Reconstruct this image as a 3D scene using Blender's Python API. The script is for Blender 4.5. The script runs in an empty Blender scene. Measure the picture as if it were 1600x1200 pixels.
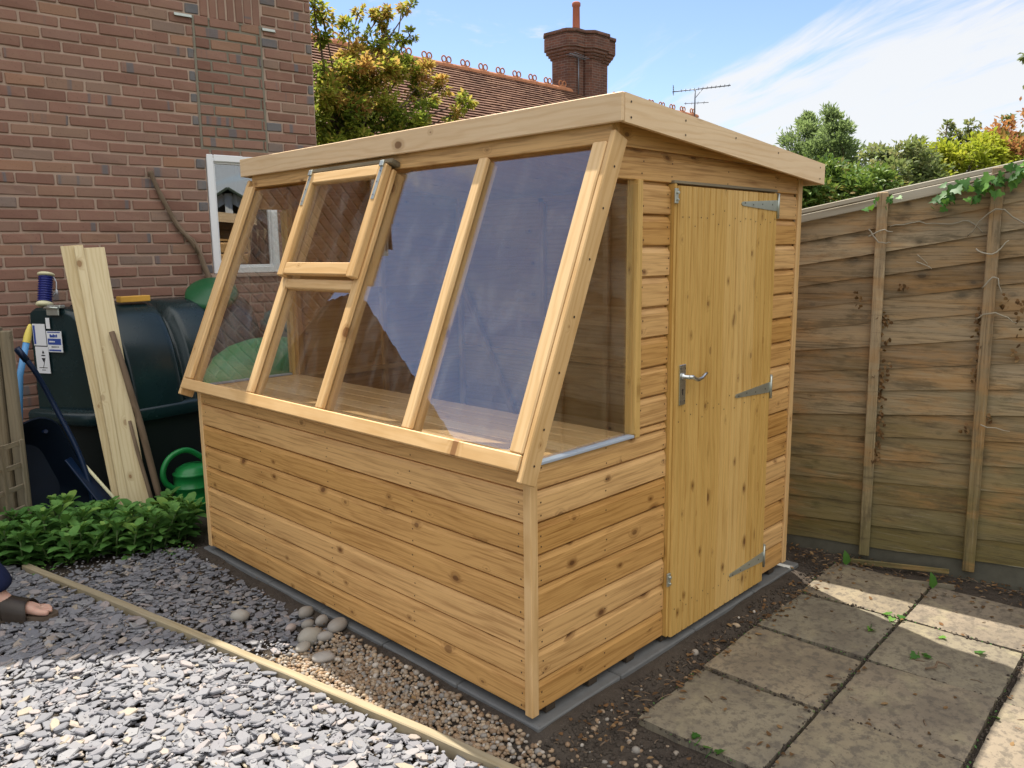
import bpy, math, random
import numpy as np
from mathutils import Vector, Matrix, noise as mnoise
R = math.radians
rng = random.Random(7)
C = bpy.context.scene.collection
sc = bpy.context.scene

# ------------------------------------------------------------------ camera, sky, sun, exposure
CAM = Vector((-1.8397, -1.7195, 1.6425))
YAW, PITCH, ROLL, FPX = 0.7736, -0.1647, -0.0125, 1256.3
def cam_axes():
    cy, sy, cp, sp = math.cos(YAW), math.sin(YAW), math.cos(PITCH), math.sin(PITCH)
    f = Vector((cp*cy, cp*sy, sp)); r = Vector((sy, -cy, 0)); u = r.cross(f)
    c, s = math.cos(ROLL), math.sin(ROLL)
    return c*r + s*u, -s*r + c*u, f
CR, CU, CF = cam_axes()
cam_d = bpy.data.cameras.new('camera'); cam = bpy.data.objects.new('camera', cam_d); C.objects.link(cam)
cam_d.sensor_width = 36; cam_d.lens = FPX/1600*36; cam_d.clip_start = .05; cam_d.clip_end = 3000
cam.matrix_world = Matrix(((CR.x, CU.x, -CF.x, CAM.x), (CR.y, CU.y, -CF.y, CAM.y), (CR.z, CU.z, -CF.z, CAM.z), (0, 0, 0, 1)))
sc.camera = cam
def px_of(P):                      # only used to decide how densely far ground is strewn
    d = Vector(P) - CAM; z = d.dot(CF)
    if z < .05: return None
    return 800 + FPX*d.dot(CR)/z, 600 - FPX*d.dot(CU)/z

KX, KY = .165, .51                  # sun direction: metres sideways per metre of height
SUN = Vector((KX, KY, 1)).normalized()
SUN_EL = math.asin(SUN.z); SUN_AZ = math.atan2(SUN.x, SUN.y)
sun_d = bpy.data.lights.new('sun', 'SUN'); sun = bpy.data.objects.new('sun', sun_d); C.objects.link(sun)
sun_d.energy = 4.0; sun_d.angle = R(.53); sun_d.color = (1, .94, .84)
sun.rotation_euler = SUN.to_track_quat('Z', 'Y').to_euler(); sun.location = (6, 10, 20)
sc.view_settings.view_transform = 'Standard'; sc.view_settings.look = 'None'
sc.view_settings.gamma = 1; sc.view_settings.exposure = 1.05
sc.cycles.max_bounces = 10; sc.cycles.transparent_max_bounces = 24; sc.cycles.diffuse_bounces = 4
sc.cycles.use_denoising = True; sc.cycles.sample_clamp_indirect = 6
try: sc.cycles.denoiser = 'OPENIMAGEDENOISE'
except Exception: pass

class G:
    """small helper round a node tree"""
    def __init__(s, nt): s.t = nt; nt.nodes.clear()
    def n(s, typ, ins=None, **props):
        nd = s.t.nodes.new(typ)
        for k, v in props.items(): setattr(nd, k, v)
        for k, v in (ins or {}).items(): s.put(nd.inputs[k], v)
        return nd
    def put(s, sock, v):
        if isinstance(v, bpy.types.NodeSocket): s.t.links.new(v, sock)
        else:
            if hasattr(sock.default_value, '__len__') and not isinstance(v, (int, float)):
                v = tuple(v)
                if len(sock.default_value) == 4 and len(v) == 3: v = v + (1,)
            sock.default_value = v
    def m(s, op, a, b=0.0, c=None, clamp=False):
        nd = s.n('ShaderNodeMath', {0: a, 1: b}, operation=op, use_clamp=clamp)
        if c is not None: s.put(nd.inputs[2], c)
        return nd.outputs[0]
    def vm(s, op, a, b=(0, 0, 0)): return s.n('ShaderNodeVectorMath', {0: a, 1: b}, operation=op).outputs[0]
    def mix(s, f, a, b, mode='MIX'):
        nd = s.n('ShaderNodeMix', data_type='RGBA', blend_type=mode)
        s.put(nd.inputs[0], f); s.put(nd.inputs[6], a); s.put(nd.inputs[7], b); return nd.outputs[2]
    def ramp(s, f, stops):
        nd = s.n('ShaderNodeValToRGB', {0: f}); e = nd.color_ramp.elements
        while len(e) < len(stops): e.new(.5)
        for el, (p, c) in zip(e, stops):
            el.position = p; el.color = (c, c, c, 1) if isinstance(c, (int, float)) else tuple(c) + (1,)
        return nd.outputs[0]
    def noise(s, vec, scale, detail=4, rough=.55, dist=0):
        return s.n('ShaderNodeTexNoise', {'Vector': vec, 'Scale': scale, 'Detail': detail, 'Roughness': rough, 'Distortion': dist}).outputs[0]
    def sstep(s, v, a, b):
        return s.n('ShaderNodeMapRange', {0: v, 1: a, 2: b, 3: 0.0, 4: 1.0}, interpolation_type='SMOOTHSTEP').outputs[0]
    def attr(s, name): return s.n('ShaderNodeAttribute', attribute_name=name)
    def scale(s, v, xyz): return s.vm('MULTIPLY', v, xyz)

w = bpy.data.worlds.new('World'); sc.world = w; w.use_nodes = True
g = G(w.node_tree)
sky = g.n('ShaderNodeTexSky', sky_type='NISHITA', sun_disc=False, sun_elevation=SUN_EL, sun_rotation=SUN_AZ, altitude=50, air_density=1.0, dust_density=.1, ozone_density=2.6)
tc = g.n('ShaderNodeTexCoord').outputs['Generated']
sx = g.n('ShaderNodeSeparateXYZ', {0: tc})
az = g.m('ARCTAN2', sx.outputs[1], sx.outputs[0]); el = g.m('ARCSINE', sx.outputs[2])
inv = g.m('DIVIDE', 1.0, g.m('ADD', g.m('MAXIMUM', sx.outputs[2], 0.0), .16))
pl = g.n('ShaderNodeCombineXYZ', {0: g.m('MULTIPLY', sx.outputs[0], inv), 1: g.m('MULTIPLY', sx.outputs[1], inv)}).outputs[0]
rotv = g.n('ShaderNodeVectorRotate', {'Vector': pl, 'Angle': R(-62)}, rotation_type='Z_AXIS').outputs[0]
wisp = g.noise(g.scale(rotv, (.55, 2.6, 1)), 2.1, 9, .62, .5)
puff = g.noise(pl, 3.2, 8, .6, .3)
# a broad bank low in the south-east, thin wisps elsewhere
bank = g.m('SUBTRACT', g.m('ADD', .335, g.m('MULTIPLY', az, -.20)), el)
bank = g.sstep(bank, -.10, .12)
bank = g.m('MULTIPLY', bank, g.sstep(az, .80, .50))
c1 = g.sstep(g.m('ADD', g.m('MULTIPLY', wisp, .75), g.m('MULTIPLY', bank, .45)), .55, .80)
c2 = g.sstep(g.m('ADD', puff, g.m('MULTIPLY', g.sstep(az, .84, 1.0), .07)), .60, .76)
veil = g.m('MULTIPLY', g.sstep(el, .26, .48), g.m('ADD', .12, g.m('MULTIPLY', g.sstep(wisp, .40, .62), .16)))
cl = g.m('MAXIMUM', veil, g.m('MAXIMUM', c1, g.m('MULTIPLY', c2, .8)), clamp=True)
bg1 = g.n('ShaderNodeBackground', {0: g.mix(1.0, sky.outputs[0], (.98, .94, 1.0), 'MULTIPLY'), 1: .088})
bg2 = g.n('ShaderNodeBackground', {0: (.97, .985, 1), 1: .46})
ms = g.n('ShaderNodeMixShader', {0: g.m('MULTIPLY', cl, .93), 1: bg1.outputs[0], 2: bg2.outputs[0]})
# unseen bright cumulus added high up and behind the viewer to fill the shade
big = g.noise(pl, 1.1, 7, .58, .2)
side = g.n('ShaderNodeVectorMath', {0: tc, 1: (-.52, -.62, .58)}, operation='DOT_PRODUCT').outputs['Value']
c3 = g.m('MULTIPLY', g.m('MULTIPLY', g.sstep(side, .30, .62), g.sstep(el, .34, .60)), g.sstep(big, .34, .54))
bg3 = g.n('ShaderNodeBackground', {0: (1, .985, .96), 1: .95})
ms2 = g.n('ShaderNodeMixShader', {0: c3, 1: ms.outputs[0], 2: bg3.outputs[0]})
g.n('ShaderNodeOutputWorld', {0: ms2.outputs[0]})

# ------------------------------------------------------------------ mesh collector
class M:
    def __init__(s): s.v = []; s.f = []; s.mi = []; s.sm = []; s.wc = []; s.ti = []
    def add(s, vs, fs, wc=None, tint=None, mat=0, smooth=False):
        o = len(s.v); s.v += [tuple(p) for p in vs]
        t = rng.random() if tint is None else tint
        s.wc += [tuple(p) for p in (wc if wc is not None else vs)]; s.ti += [t]*len(vs)
        for f in fs:
            s.f.append(tuple(i + o for i in f)); s.mi.append(mat); s.sm.append(smooth)
    def box(s, c, ax, h, bev=.002, mat=0, tint=None, jit=0.0):
        """chamfered box; ax = three unit axes, h = half sizes"""
        c = Vector(c); ax = [Vector(a).normalized() for a in ax]; b = min(bev, min(h)*.45)
        order = sorted(range(3), key=lambda i: -h[i])
        off = (rng.uniform(0, 60), rng.uniform(0, 60), rng.uniform(0, 60))
        vs, wc, idx = [], [], {}
        for sx_ in (-1, 1):
            for sy_ in (-1, 1):
                for sz_ in (-1, 1):
                    sg = (sx_, sy_, sz_)
                    j = Vector((rng.uniform(-jit, jit), rng.uniform(-jit, jit), rng.uniform(-jit, jit)))
                    for k in range(3):
                        l = [sg[i]*(h[i] if i == k else h[i]-b) for i in range(3)]
                        idx[(sg, k)] = len(vs)
                        vs.append(c + ax[0]*l[0] + ax[1]*l[1] + ax[2]*l[2] + j)
                        wc.append(tuple(l[order[i]] + off[i] for i in range(3)))
        fs = []
        for k in range(3):
            i, j = (k+1) % 3, (k+2) % 3
            for sg in (-1, 1):
                q = []
                for a, bb in ((-1, -1), (1, -1), (1, 1), (-1, 1)):
                    t = [0, 0, 0]; t[k] = sg; t[i] = a; t[j] = bb; q.append(idx[(tuple(t), k)])
                fs.append(q)
            for a in (-1, 1):
                for bb in (-1, 1):
                    t0 = [0]*3; t0[k] = -1; t0[i] = a; t0[j] = bb; t1 = list(t0); t1[k] = 1
                    fs.append([idx[(tuple(t0), i)], idx[(tuple(t1), i)], idx[(tuple(t1), j)], idx[(tuple(t0), j)]])
        for sg in [(a, b2, d) for a in (-1, 1) for b2 in (-1, 1) for d in (-1, 1)]:
            fs.append([idx[(sg, 0)], idx[(sg, 1)], idx[(sg, 2)]])
        out = []
        for f in fs:
            p = [vs[i] for i in f]; n = (p[1]-p[0]).cross(p[2]-p[0]); m_ = sum(p, Vector())/len(p)
            out.append(f if n.dot(m_-c) > 0 else f[::-1])
        s.add(vs, out, wc, tint, mat)
    def bx(s, x0, x1, y0, y1, z0, z1, bev=.002, mat=0, tint=None, jit=0.0):
        s.box(((x0+x1)/2, (y0+y1)/2, (z0+z1)/2), ((1, 0, 0), (0, 1, 0), (0, 0, 1)), (abs(x1-x0)/2, abs(y1-y0)/2, abs(z1-z0)/2), bev, mat, tint, jit)
    def beam(s, p0, p1, wd, th, side, bev=.002, mat=0, tint=None, jit=0.0):
        """bar from p0 to p1, wd wide along 'side', th thick across"""
        p0, p1 = Vector(p0), Vector(p1); a = (p1-p0).normalized(); sd = Vector(side); sd = (sd - a*sd.dot(a)).normalized(); n = a.cross(sd)
        s.box((p0+p1)/2, (a, sd, n), ((p1-p0).length/2, wd/2, th/2), bev, mat, tint, jit)
    def prism(s, poly, o, ux, uy, uz, L, mat=0, tint=None, smooth=False, cap=True):
        """polygon poly (in ux, uy) drawn out along uz by L"""
        o, ux, uy, uz = Vector(o), Vector(ux), Vector(uy), Vector(uz); n = len(poly)
        off = (rng.uniform(0, 60), rng.uniform(0, 60), rng.uniform(0, 60))
        vs = [o + ux*p[0] + uy*p[1] + uz*(L*k) for k in (0, 1) for p in poly]
        ext = [abs(L), max(p[0] for p in poly)-min(p[0] for p in poly), max(p[1] for p in poly)-min(p[1] for p in poly)]; od = sorted(range(3), key=lambda i: -ext[i])
        wc = [tuple((L*k, p[0], p[1])[od[i]] + off[i] for i in range(3)) for k in (0, 1) for p in poly]
        ar = sum(poly[i][0]*poly[(i+1) % n][1] - poly[(i+1) % n][0]*poly[i][1] for i in range(n))
        fl = (ar > 0) == (ux.cross(uy).dot(uz)*L > 0)
        fs = [[i, (i+1) % n, n+(i+1) % n, n+i] for i in range(n)]
        if cap: fs += [list(range(n))[::-1], list(range(n, 2*n))]
        if not fl: fs = [f[::-1] for f in fs]
        s.add(vs, fs, wc, tint, mat, smooth)
    def tube(s, pts, rad, seg=8, mat=0, tint=None, cap=True, smooth=True):
        pts = [Vector(p) for p in pts]; n = len(pts)
        if isinstance(rad, (int, float)): rad = [rad]*n
        off = rng.uniform(0, 60); vs, wc, fs = [], [], []; acc = 0; prev = None
        for i, p in enumerate(pts):
            d = (pts[min(i+1, n-1)] - pts[max(i-1, 0)]).normalized()
            if prev is None: prev = d.orthogonal().normalized()
            a = (prev - d*prev.dot(d)).normalized(); b = d.cross(a); prev = a
            if i: acc += (p-pts[i-1]).length
            for k in range(seg):
                t = 2*math.pi*k/seg
                vs.append(p + (a*math.cos(t) + b*math.sin(t))*rad[i]); wc.append((acc+off, rad[i]*t+off, off))
        for i in range(n-1):
            for k in range(seg):
                k2 = (k+1) % seg; fs.append([i*seg+k, i*seg+k2, (i+1)*seg+k2, (i+1)*seg+k])
        s.add(vs, fs, wc, tint, mat, smooth)
        if cap:
            o = len(s.v) - n*seg
            for ring, flip in ((0, True), (n-1, False)):
                f = [o + ring*seg + k for k in range(seg)]
                s.f.append(tuple(f[::-1] if flip else f)); s.mi.append(mat); s.sm.append(False)
    def lathe(s, prof, o, axis=(0, 0, 1), seg=24, mat=0, tint=None, sx=1, sy=1, ref=None):
        o = Vector(o); ax = Vector(axis).normalized(); a = Vector(ref).normalized() if ref else ax.orthogonal().normalized(); b = ax.cross(a)
        vs, fs = [], []
        for r, z in prof:
            for k in range(seg):
                t = 2*math.pi*k/seg; vs.append(o + ax*z + a*(r*math.cos(t)*sx) + b*(r*math.sin(t)*sy))
        for i in range(len(prof)-1):
            for k in range(seg):
                k2 = (k+1) % seg; fs.append([i*seg+k, i*seg+k2, (i+1)*seg+k2, (i+1)*seg+k])
        s.add(vs, fs, None, tint, mat, True)
    def quad(s, p, wc=None, mat=0, tint=None): s.add(p, [list(range(len(p)))], wc, tint, mat)
    def ball(s, c, r, seg=10, rings=6, mat=0, tint=None, rot=None):
        vs, fs = [], []
        c = Vector(c); r = (r, r, r) if isinstance(r, (int, float)) else r
        for i in range(rings+1):
            ph = math.pi*i/rings
            for k in range(seg):
                t = 2*math.pi*k/seg; p = Vector((math.sin(ph)*math.cos(t)*r[0], math.sin(ph)*math.sin(t)*r[1], -math.cos(ph)*r[2]))
                vs.append(c + (rot @ p if rot else p))
        for i in range(rings):
            for k in range(seg):
                k2 = (k+1) % seg; fs.append([i*seg+k, i*seg+k2, (i+1)*seg+k2, (i+1)*seg+k])
        s.add(vs, fs, None, tint, mat, True)

def smooth_path(pts, rads=None, k=4):
    """Catmull-Rom through the points, so bent tubes have no kinks"""
    pts = [Vector(p) for p in pts]; n = len(pts); rads = [rads]*n if isinstance(rads, (int, float)) else list(rads); P, Rr = [], []
    for i in range(n-1):
        p0, p1, p2, p3 = pts[max(i-1, 0)], pts[i], pts[i+1], pts[min(i+2, n-1)]
        for j in range(k):
            t = j/k; P.append(.5*((2*p1) + (p2-p0)*t + (2*p0-5*p1+4*p2-p3)*t*t + (3*p1-p0-3*p2+p3)*t**3)); Rr.append(rads[i]+(rads[i+1]-rads[i])*t)
    P.append(pts[-1]); Rr.append(rads[-1]); return P, Rr
def mesh_of(name, m, mats, origin=(0, 0, 0)):
    me = bpy.data.meshes.new(name)
    v = np.array(m.v, np.float32).reshape(-1, 3) - np.array(origin, np.float32)
    me.from_pydata(v.tolist(), [], m.f)
    me.polygons.foreach_set('material_index', m.mi); me.polygons.foreach_set('use_smooth', m.sm)
    a = me.attributes.new('wc', 'FLOAT_VECTOR', 'POINT'); a.data.foreach_set('vector', np.array(m.wc, np.float32).ravel())
    a = me.attributes.new('tint', 'FLOAT', 'POINT'); a.data.foreach_set('value', np.array(m.ti, np.float32))
    for mt in (mats if isinstance(mats, (list, tuple)) else [mats]): me.materials.append(mt)
    me.update(); return me
def world_loc(o):
    p = Vector((0, 0, 0))
    while o: p = p + o.location; o = o.parent
    return p
def obj(name, m, mats, parent=None, origin=None):
    """one mesh object; a part is measured from its thing's base"""
    if parent is not None: org = world_loc(parent)
    else: org = Vector(origin) if origin is not None else Vector((0, 0, 0))
    o = bpy.data.objects.new(name, mesh_of(name, m, mats, org)); C.objects.link(o)
    if parent is not None: o.parent = parent
    else: o.location = org
    return o
def tag(o, label, cat, group=None):
    o['label'] = label; o['category'] = cat; o['kind'] = 'thing'
    if group: o['group'] = group
    return o
def thing(name, loc, label, cat, group=None):
    o = bpy.data.objects.new(name, None); C.objects.link(o); o.location = loc; o.empty_display_size = .1
    return tag(o, label, cat, group)
def kind(o, k): o['kind'] = k; return o

# ------------------------------------------------------------------ materials
def mat(name):
    m = bpy.data.materials.new(name); m.use_nodes = True; return m, G(m.node_tree)
def finish(g, color, rough=.6, bump=None, bstr=.3, bdist=.002, spec=.4, metal=0.0, **extra):
    ins = {'Base Color': color, 'Roughness': rough, 'Metallic': metal, 'Specular IOR Level': spec}; ins.update(extra)
    if bump is not None: ins['Normal'] = g.n('ShaderNodeBump', {'Height': bump, 'Strength': bstr, 'Distance': bdist}).outputs[0]
    b = g.n('ShaderNodeBsdfPrincipled', ins); g.n('ShaderNodeOutputMaterial', {0: b.outputs[0]})

def wood(name, light, dark, knot=(.10, .045, .015), kn=.45, tintv=.25, rough=.6, fibre=1.0, grey=None, greyamt=0.0, green=None, spec=.3, ringc=.40, haloc=.75, fibc=1.0):
    """planed softwood: growth-ring streaks, knots that bend the grain, per-board tint"""
    m, g = mat(name); wc = g.attr('wc').outputs['Vector']; ti = g.attr('tint').outputs['Fac']
    # knots
    kv = g.scale(wc, (4.6, 7.4, 0.0))
    kd = g.n('ShaderNodeTexVoronoi', {'Vector': g.vm('ADD', kv, (0, 0, 0)), 'Scale': 1.0, 'Randomness': .85}, feature='F1', voronoi_dimensions='2D')
    pick = g.n('ShaderNodeSeparateColor', {0: kd.outputs['Color']})
    dens = g.noise(g.scale(wc, (.9, 2.0, 0)), 1.0, 2, .5)
    has = g.m('GREATER_THAN', g.m('ADD', pick.outputs[0], g.m('MULTIPLY', g.m('SUBTRACT', dens, .5), 1.1)), 1-kn)
    size = g.m('ADD', .022, g.m('MULTIPLY', g.m('POWER', pick.outputs[1], 2.2), .105))
    d = kd.outputs['Distance']
    d = g.m('ADD', d, g.m('MULTIPLY', g.m('SUBTRACT', g.noise(g.scale(wc, (38, 60, 0)), 1.0, 2, .5), .5), .035))
    kmask = g.m('MULTIPLY', has, g.sstep(d, size, g.m('MULTIPLY', size, .72)))
    halo = g.m('MULTIPLY', has, g.sstep(d, g.m('ADD', g.m('MULTIPLY', size, 1.5), .10), g.m('MULTIPLY', size, .6)))
    # grain
    wob = g.noise(g.scale(wc, (1.3, 9, 5)), 1.0, 3, .5)
    v = g.n('ShaderNodeSeparateXYZ', {0: wc}).outputs[1]
    ph = g.m('ADD', g.m('ADD', g.m('MULTIPLY', v, 210*fibre), g.m('MULTIPLY', wob, 34.0)), g.m('MULTIPLY', halo, 9.0))
    ring = g.m('MULTIPLY_ADD', g.m('SINE', ph), .5, .5)
    ring = g.m('POWER', ring, 2.2)
    fib = g.noise(g.scale(wc, (3.2, 150, 120)), 1.0, 7, .68)
    broad = g.noise(g.scale(wc, (2.2, 9, 5)), 1.0, 4, .6)
    f = g.m('ADD', g.m('MULTIPLY', ring, ringc), g.m('ADD', g.m('MULTIPLY', g.m('SUBTRACT', fib, .5), fibc), g.m('MULTIPLY', g.m('SUBTRACT', broad, .45), 1.2)), clamp=True)
    col = g.mix(f, light, dark)
    hal2 = g.m('MULTIPLY', g.m('MULTIPLY', halo, pick.outputs[2]), haloc, clamp=True)
    col = g.mix(hal2, col, tuple(a*.6+b*.4 for a, b in zip(dark, knot)))
    col = g.mix(g.m('MULTIPLY', kmask, g.m('MULTIPLY_ADD', pick.outputs[2], .5, .42)), col, g.mix(g.m('MULTIPLY_ADD', g.m('SINE', g.m('MULTIPLY', d, 260.0)), .4, .4), knot, tuple(c*.35+k*.5 for c, k in zip(dark, knot))))
    tf = g.m('MULTIPLY', g.m('SUBTRACT', ti, .5), tintv*2)
    col = g.n('ShaderNodeHueSaturation', {'Color': col, 'Value': g.m('ADD', 1.0, tf), 'Saturation': g.m('SUBTRACT', 1.03, g.m('MULTIPLY', tf, .5)), 'Hue': g.m('ADD', .5, g.m('MULTIPLY', tf, .02))}).outputs[0]
    if grey is not None:
        ge = g.noise(g.scale(wc, (1.8, 16, 8)), 1.0, 6, .65)
        col = g.mix(g.m('MULTIPLY', g.sstep(ge, .32, .62), greyamt), col, grey)
    if green is not None:
        geo = g.n('ShaderNodeNewGeometry').outputs['Position']
        z = g.n('ShaderNodeSeparateXYZ', {0: geo}).outputs[2]
        ge = g.noise(g.scale(geo, (3, 3, 5)), 1.0, 5, .6)
        amt = g.m('MULTIPLY', g.sstep(g.m('ADD', z, g.m('MULTIPLY', ge, -1.2)), .80, -.65), .75)
        col = g.mix(amt, col, green)
        gs = g.noise(g.scale(geo, (2.2, 2.2, 9)), 1.0, 5, .65)
        col = g.mix(g.m('MULTIPLY', g.sstep(gs, .48, .66), .5), col, (.40, .215, .08))
        s1 = g.noise(g.scale(wc, (2.2, 75, 0)), 1.0, 9, .78)
        col = g.mix(g.m('MULTIPLY', g.sstep(s1, .50, .62), .55), col, (.055, .040, .026))
        col = g.mix(g.m('MULTIPLY', g.sstep(s1, .44, .34), .45), col, (.42, .37, .28))
        s2 = g.noise(g.scale(wc, (3.0, 11, 0)), 1.0, 7, .7)
        col = g.mix(g.m('MULTIPLY', g.sstep(s2, .50, .66), .55), col, (.07, .058, .036))
        dk = g.noise(g.scale(geo, (5, 5, 28)), 1.0, 6, .7)
        col = g.mix(g.m('MULTIPLY', g.sstep(dk, .57, .72), .5), col, (.06, .045, .03))
    hgt = g.m('SUBTRACT', g.m('MULTIPLY', fib, .6), g.m('ADD', g.m('MULTIPLY', ring, .5), g.m('MULTIPLY', kmask, .5)))
    finish(g, col, g.m('ADD', rough, g.m('MULTIPLY', f, .12)), hgt, .35, .0012, spec)
    return m
W_CLAD = wood('honey_pine', (.64, .375, .148), (.32, .155, .050), (.105, .042, .016), .56, .15, .5, ringc=.34, haloc=1.1, fibc=2.6)
W_DOOR = wood('door_pine', (.67, .43, .155), (.43, .24, .068), (.11, .042, .014), .58, .09, .5, ringc=.32, haloc=1.1, fibc=2.3)
W_TRIM = wood('planed_pine', (.72, .48, .24), (.53, .31, .12), (.20, .08, .03), .26, .12, .5)
W_FASC = wood('pale_treated_pine', (.78, .575, .36), (.64, .43, .235), (.17, .08, .035), .34, .06, .55)
W_IN = wood('inner_pine', (.58, .35, .15), (.42, .22, .08), (.16, .07, .025), .15, .15, .6)
W_BENCH = wood('bench_pine', (.74, .48, .24), (.56, .32, .13), (.16, .06, .02), .35, .15, .5)
W_FENCE = wood('weathered_fence_wood', (.37, .255, .14), (.14, .092, .05), (.05, .034, .022), .42, .36, .85, .8, (.285, .235, .165), .55, (.13, .118, .038), .15, ringc=.22, haloc=1.0, fibc=1.6)
W_CAP = wood('silvery_fence_wood', (.42, .37, .28), (.22, .18, .13), (.08, .06, .04), .2, .2, .85, 1.0, (.38, .35, .29), .7, None, .15)
W_PLANK = wood('raw_sawn_pine', (.66, .55, .34), (.50, .38, .20), (.24, .12, .05), .5, .10, .65)
W_OLD = wood('old_grey_wood', (.25, .20, .13), (.13, .10, .062), (.05, .035, .02), .3, .25, .85, 1.0, (.17, .15, .11), .6, None, .15)
W_EDGE = wood('greyed_edging_wood', (.42, .34, .21), (.25, .19, .10), (.12, .07, .035), .3, .1, .8, 1.0, (.27, .235, .17), .55, None, .2)
W_STICK = wood('bare_stick_bark', (.20, .145, .10), (.10, .07, .045), (.06, .04, .02), .2, .1, .85, .6, None, 0, None, .15)

def plain(name, col, rough=.5, metal=0.0, spec=.4, var=.15, nscale=12, bump=.0, **ex):
    m, g = mat(name); p = g.n('ShaderNodeTexCoord').outputs['Object']
    n = g.noise(p, nscale, 5, .6); ti = g.attr('tint').outputs['Fac']
    c = g.mix(n, tuple(a*(1-var) for a in col), tuple(min(1, a*(1+var)) for a in col))
    finish(g, c, g.m('ADD', rough-.06, g.m('MULTIPLY', n, .12)), g.noise(p, nscale*9, 3) if bump else None, bump, .001, spec, metal, **ex); return m
NAIL = plain('dark_nail_head', (.045, .03, .02), .6, .3)
ZINC = plain('galvanised_steel', (.52, .55, .50), .42, .85, .5, .18, 40)
CHROME = plain('brushed_chrome', (.62, .63, .62), .22, .95, .5, .05)
BEAD = plain('grey_glazing_strip', (.40, .45, .52), .45)
FELT = plain('green_mineral_felt', (.07, .085, .06), .95, 0, .2, .3, 200)
CONC = plain('grey_concrete', (.15, .15, .145), .9, 0, .2, .22, 18, .4)
DARKW = plain('dark_damp_bearer', (.05, .035, .022), .9)
UPVC = plain('white_upvc', (.80, .81, .82), .3, 0, .5, .02)
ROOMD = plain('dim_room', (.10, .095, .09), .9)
TANK = plain('dark_green_polyethylene', (.009, .024, .027), .27, 0, .5, .45, 2.5, .08)
BUND = plain('black_green_bund', (.009, .014, .014), .5, 0, .4, .3, 5)
LABELW = plain('white_sticker', (.75, .76, .78), .5, 0, .4, .05)
LABELB = plain('blue_print', (.03, .07, .32), .5)
LABELK = plain('black_print', (.02, .02, .025), .5)
CAN = plain('green_can_plastic', (.012, .20, .045), .32, 0, .5, .1, 8)
LIDG = plain('dark_green_lid_plastic', (.012, .10, .035), .4, 0, .5, .1, 8)
TUBG = plain('mid_green_plastic', (.03, .26, .10), .42, 0, .5, .1, 6)
BLUE = plain('navy_painted_steel', (.005, .018, .055), .35, .2, .5, .2, 20)
LBLUE = plain('light_blue_plastic', (.10, .30, .58), .4, 0, .5, .05)
NAVYP = plain('navy_ribbed_plastic', (.010, .016, .16), .35, 0, .5, .1)
CREAM = plain('cream_plastic', (.70, .66, .42), .45)
YELL = plain('yellow_plastic', (.75, .60, .12), .45)
AMBER = plain('amber_level', (.72, .40, .07), .45, 0, .4, .1, 10)
ORANGE = plain('orange_cap', (.75, .22, .02), .4)
SKIN = plain('skin', (.55, .33, .25), .5, 0, .4, .08, 30, .1, **{'Subsurface Weight': .1})
NAVY = plain('navy_cotton', (.012, .018, .055), .9, 0, .2, .25, 90, .4)
SHIRT = plain('grey_blue_cotton', (.16, .19, .24), .9, 0, .2, .1, 60, .3)
LEATH = plain('dark_brown_leather', (.034, .024, .017), .40, 0, .4, .3, 40, .3)
SOLE = plain('brown_sandal_sole', (.10, .072, .05), .8)
HAIR = plain('grey_brown_hair', (.12, .09, .07), .7)
ALU = plain('aerial_aluminium', (.20, .22, .25), .5, .6)
RUBBER = plain('black_rubber', (.015, .015, .016), .7)
POT = plain('terracotta_pot', (.36, .12, .07), .8, 0, .2, .25, 6)
LEAD = plain('grey_lead', (.22, .23, .24), .7)
WHITEP = plain('white_painted_board', (.72, .70, .66), .6)
DARKB = plain('dark_boarding', (.055, .04, .028), .8)

def glass(name, r0, tintc=(.97, .985, .98), dust=.035):
    m, g = mat(name)
    geo = g.n('ShaderNodeNewGeometry')
    dt = g.n('ShaderNodeVectorMath', {0: geo.outputs['Incoming'], 1: geo.outputs['Normal']}, operation='DOT_PRODUCT').outputs['Value']
    c = g.m('SUBTRACT', 1.0, g.m('ABSOLUTE', dt), clamp=True)
    fr = g.m('MULTIPLY_ADD', g.m('POWER', c, 5.0), 1-r0, r0, clamp=True)
    p = g.n('ShaderNodeTexCoord').outputs['Object']
    bp = g.n('ShaderNodeBump', {'Height': g.noise(p, 1.3, 2), 'Strength': .02, 'Distance': .02}).outputs[0]
    gl = g.n('ShaderNodeBsdfGlossy', {'Color': (1, 1, 1), 'Roughness': 0.0, 'Normal': bp})
    tr = g.n('ShaderNodeBsdfTransparent', {0: tintc})
    mx = g.n('ShaderNodeMixShader', {0: fr, 1: tr.outputs[0], 2: gl.outputs[0]})
    # a thin film of dust and wiped smears
    sm = g.noise(g.scale(p, (1, 3.5, 1.2)), 2.2, 6, .7, .8); sp = g.noise(p, 160, 2, .5)
    film = g.m('ADD', g.m('MULTIPLY', g.sstep(sm, .42, .75), dust), g.m('MULTIPLY', g.sstep(sp, .70, .76), dust*3), clamp=True)
    df = g.n('ShaderNodeBsdfDiffuse', {0: (.75, .75, .74)})
    mx = g.n('ShaderNodeMixShader', {0: film, 1: mx.outputs[0], 2: df.outputs[0]})
    g.n('ShaderNodeOutputMaterial', {0: mx.outputs[0]}); return m
GLASS = glass('acrylic_glazing', .115)
DGLASS = glass('double_glazing', .20, (.80, .84, .84), .01)

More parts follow.
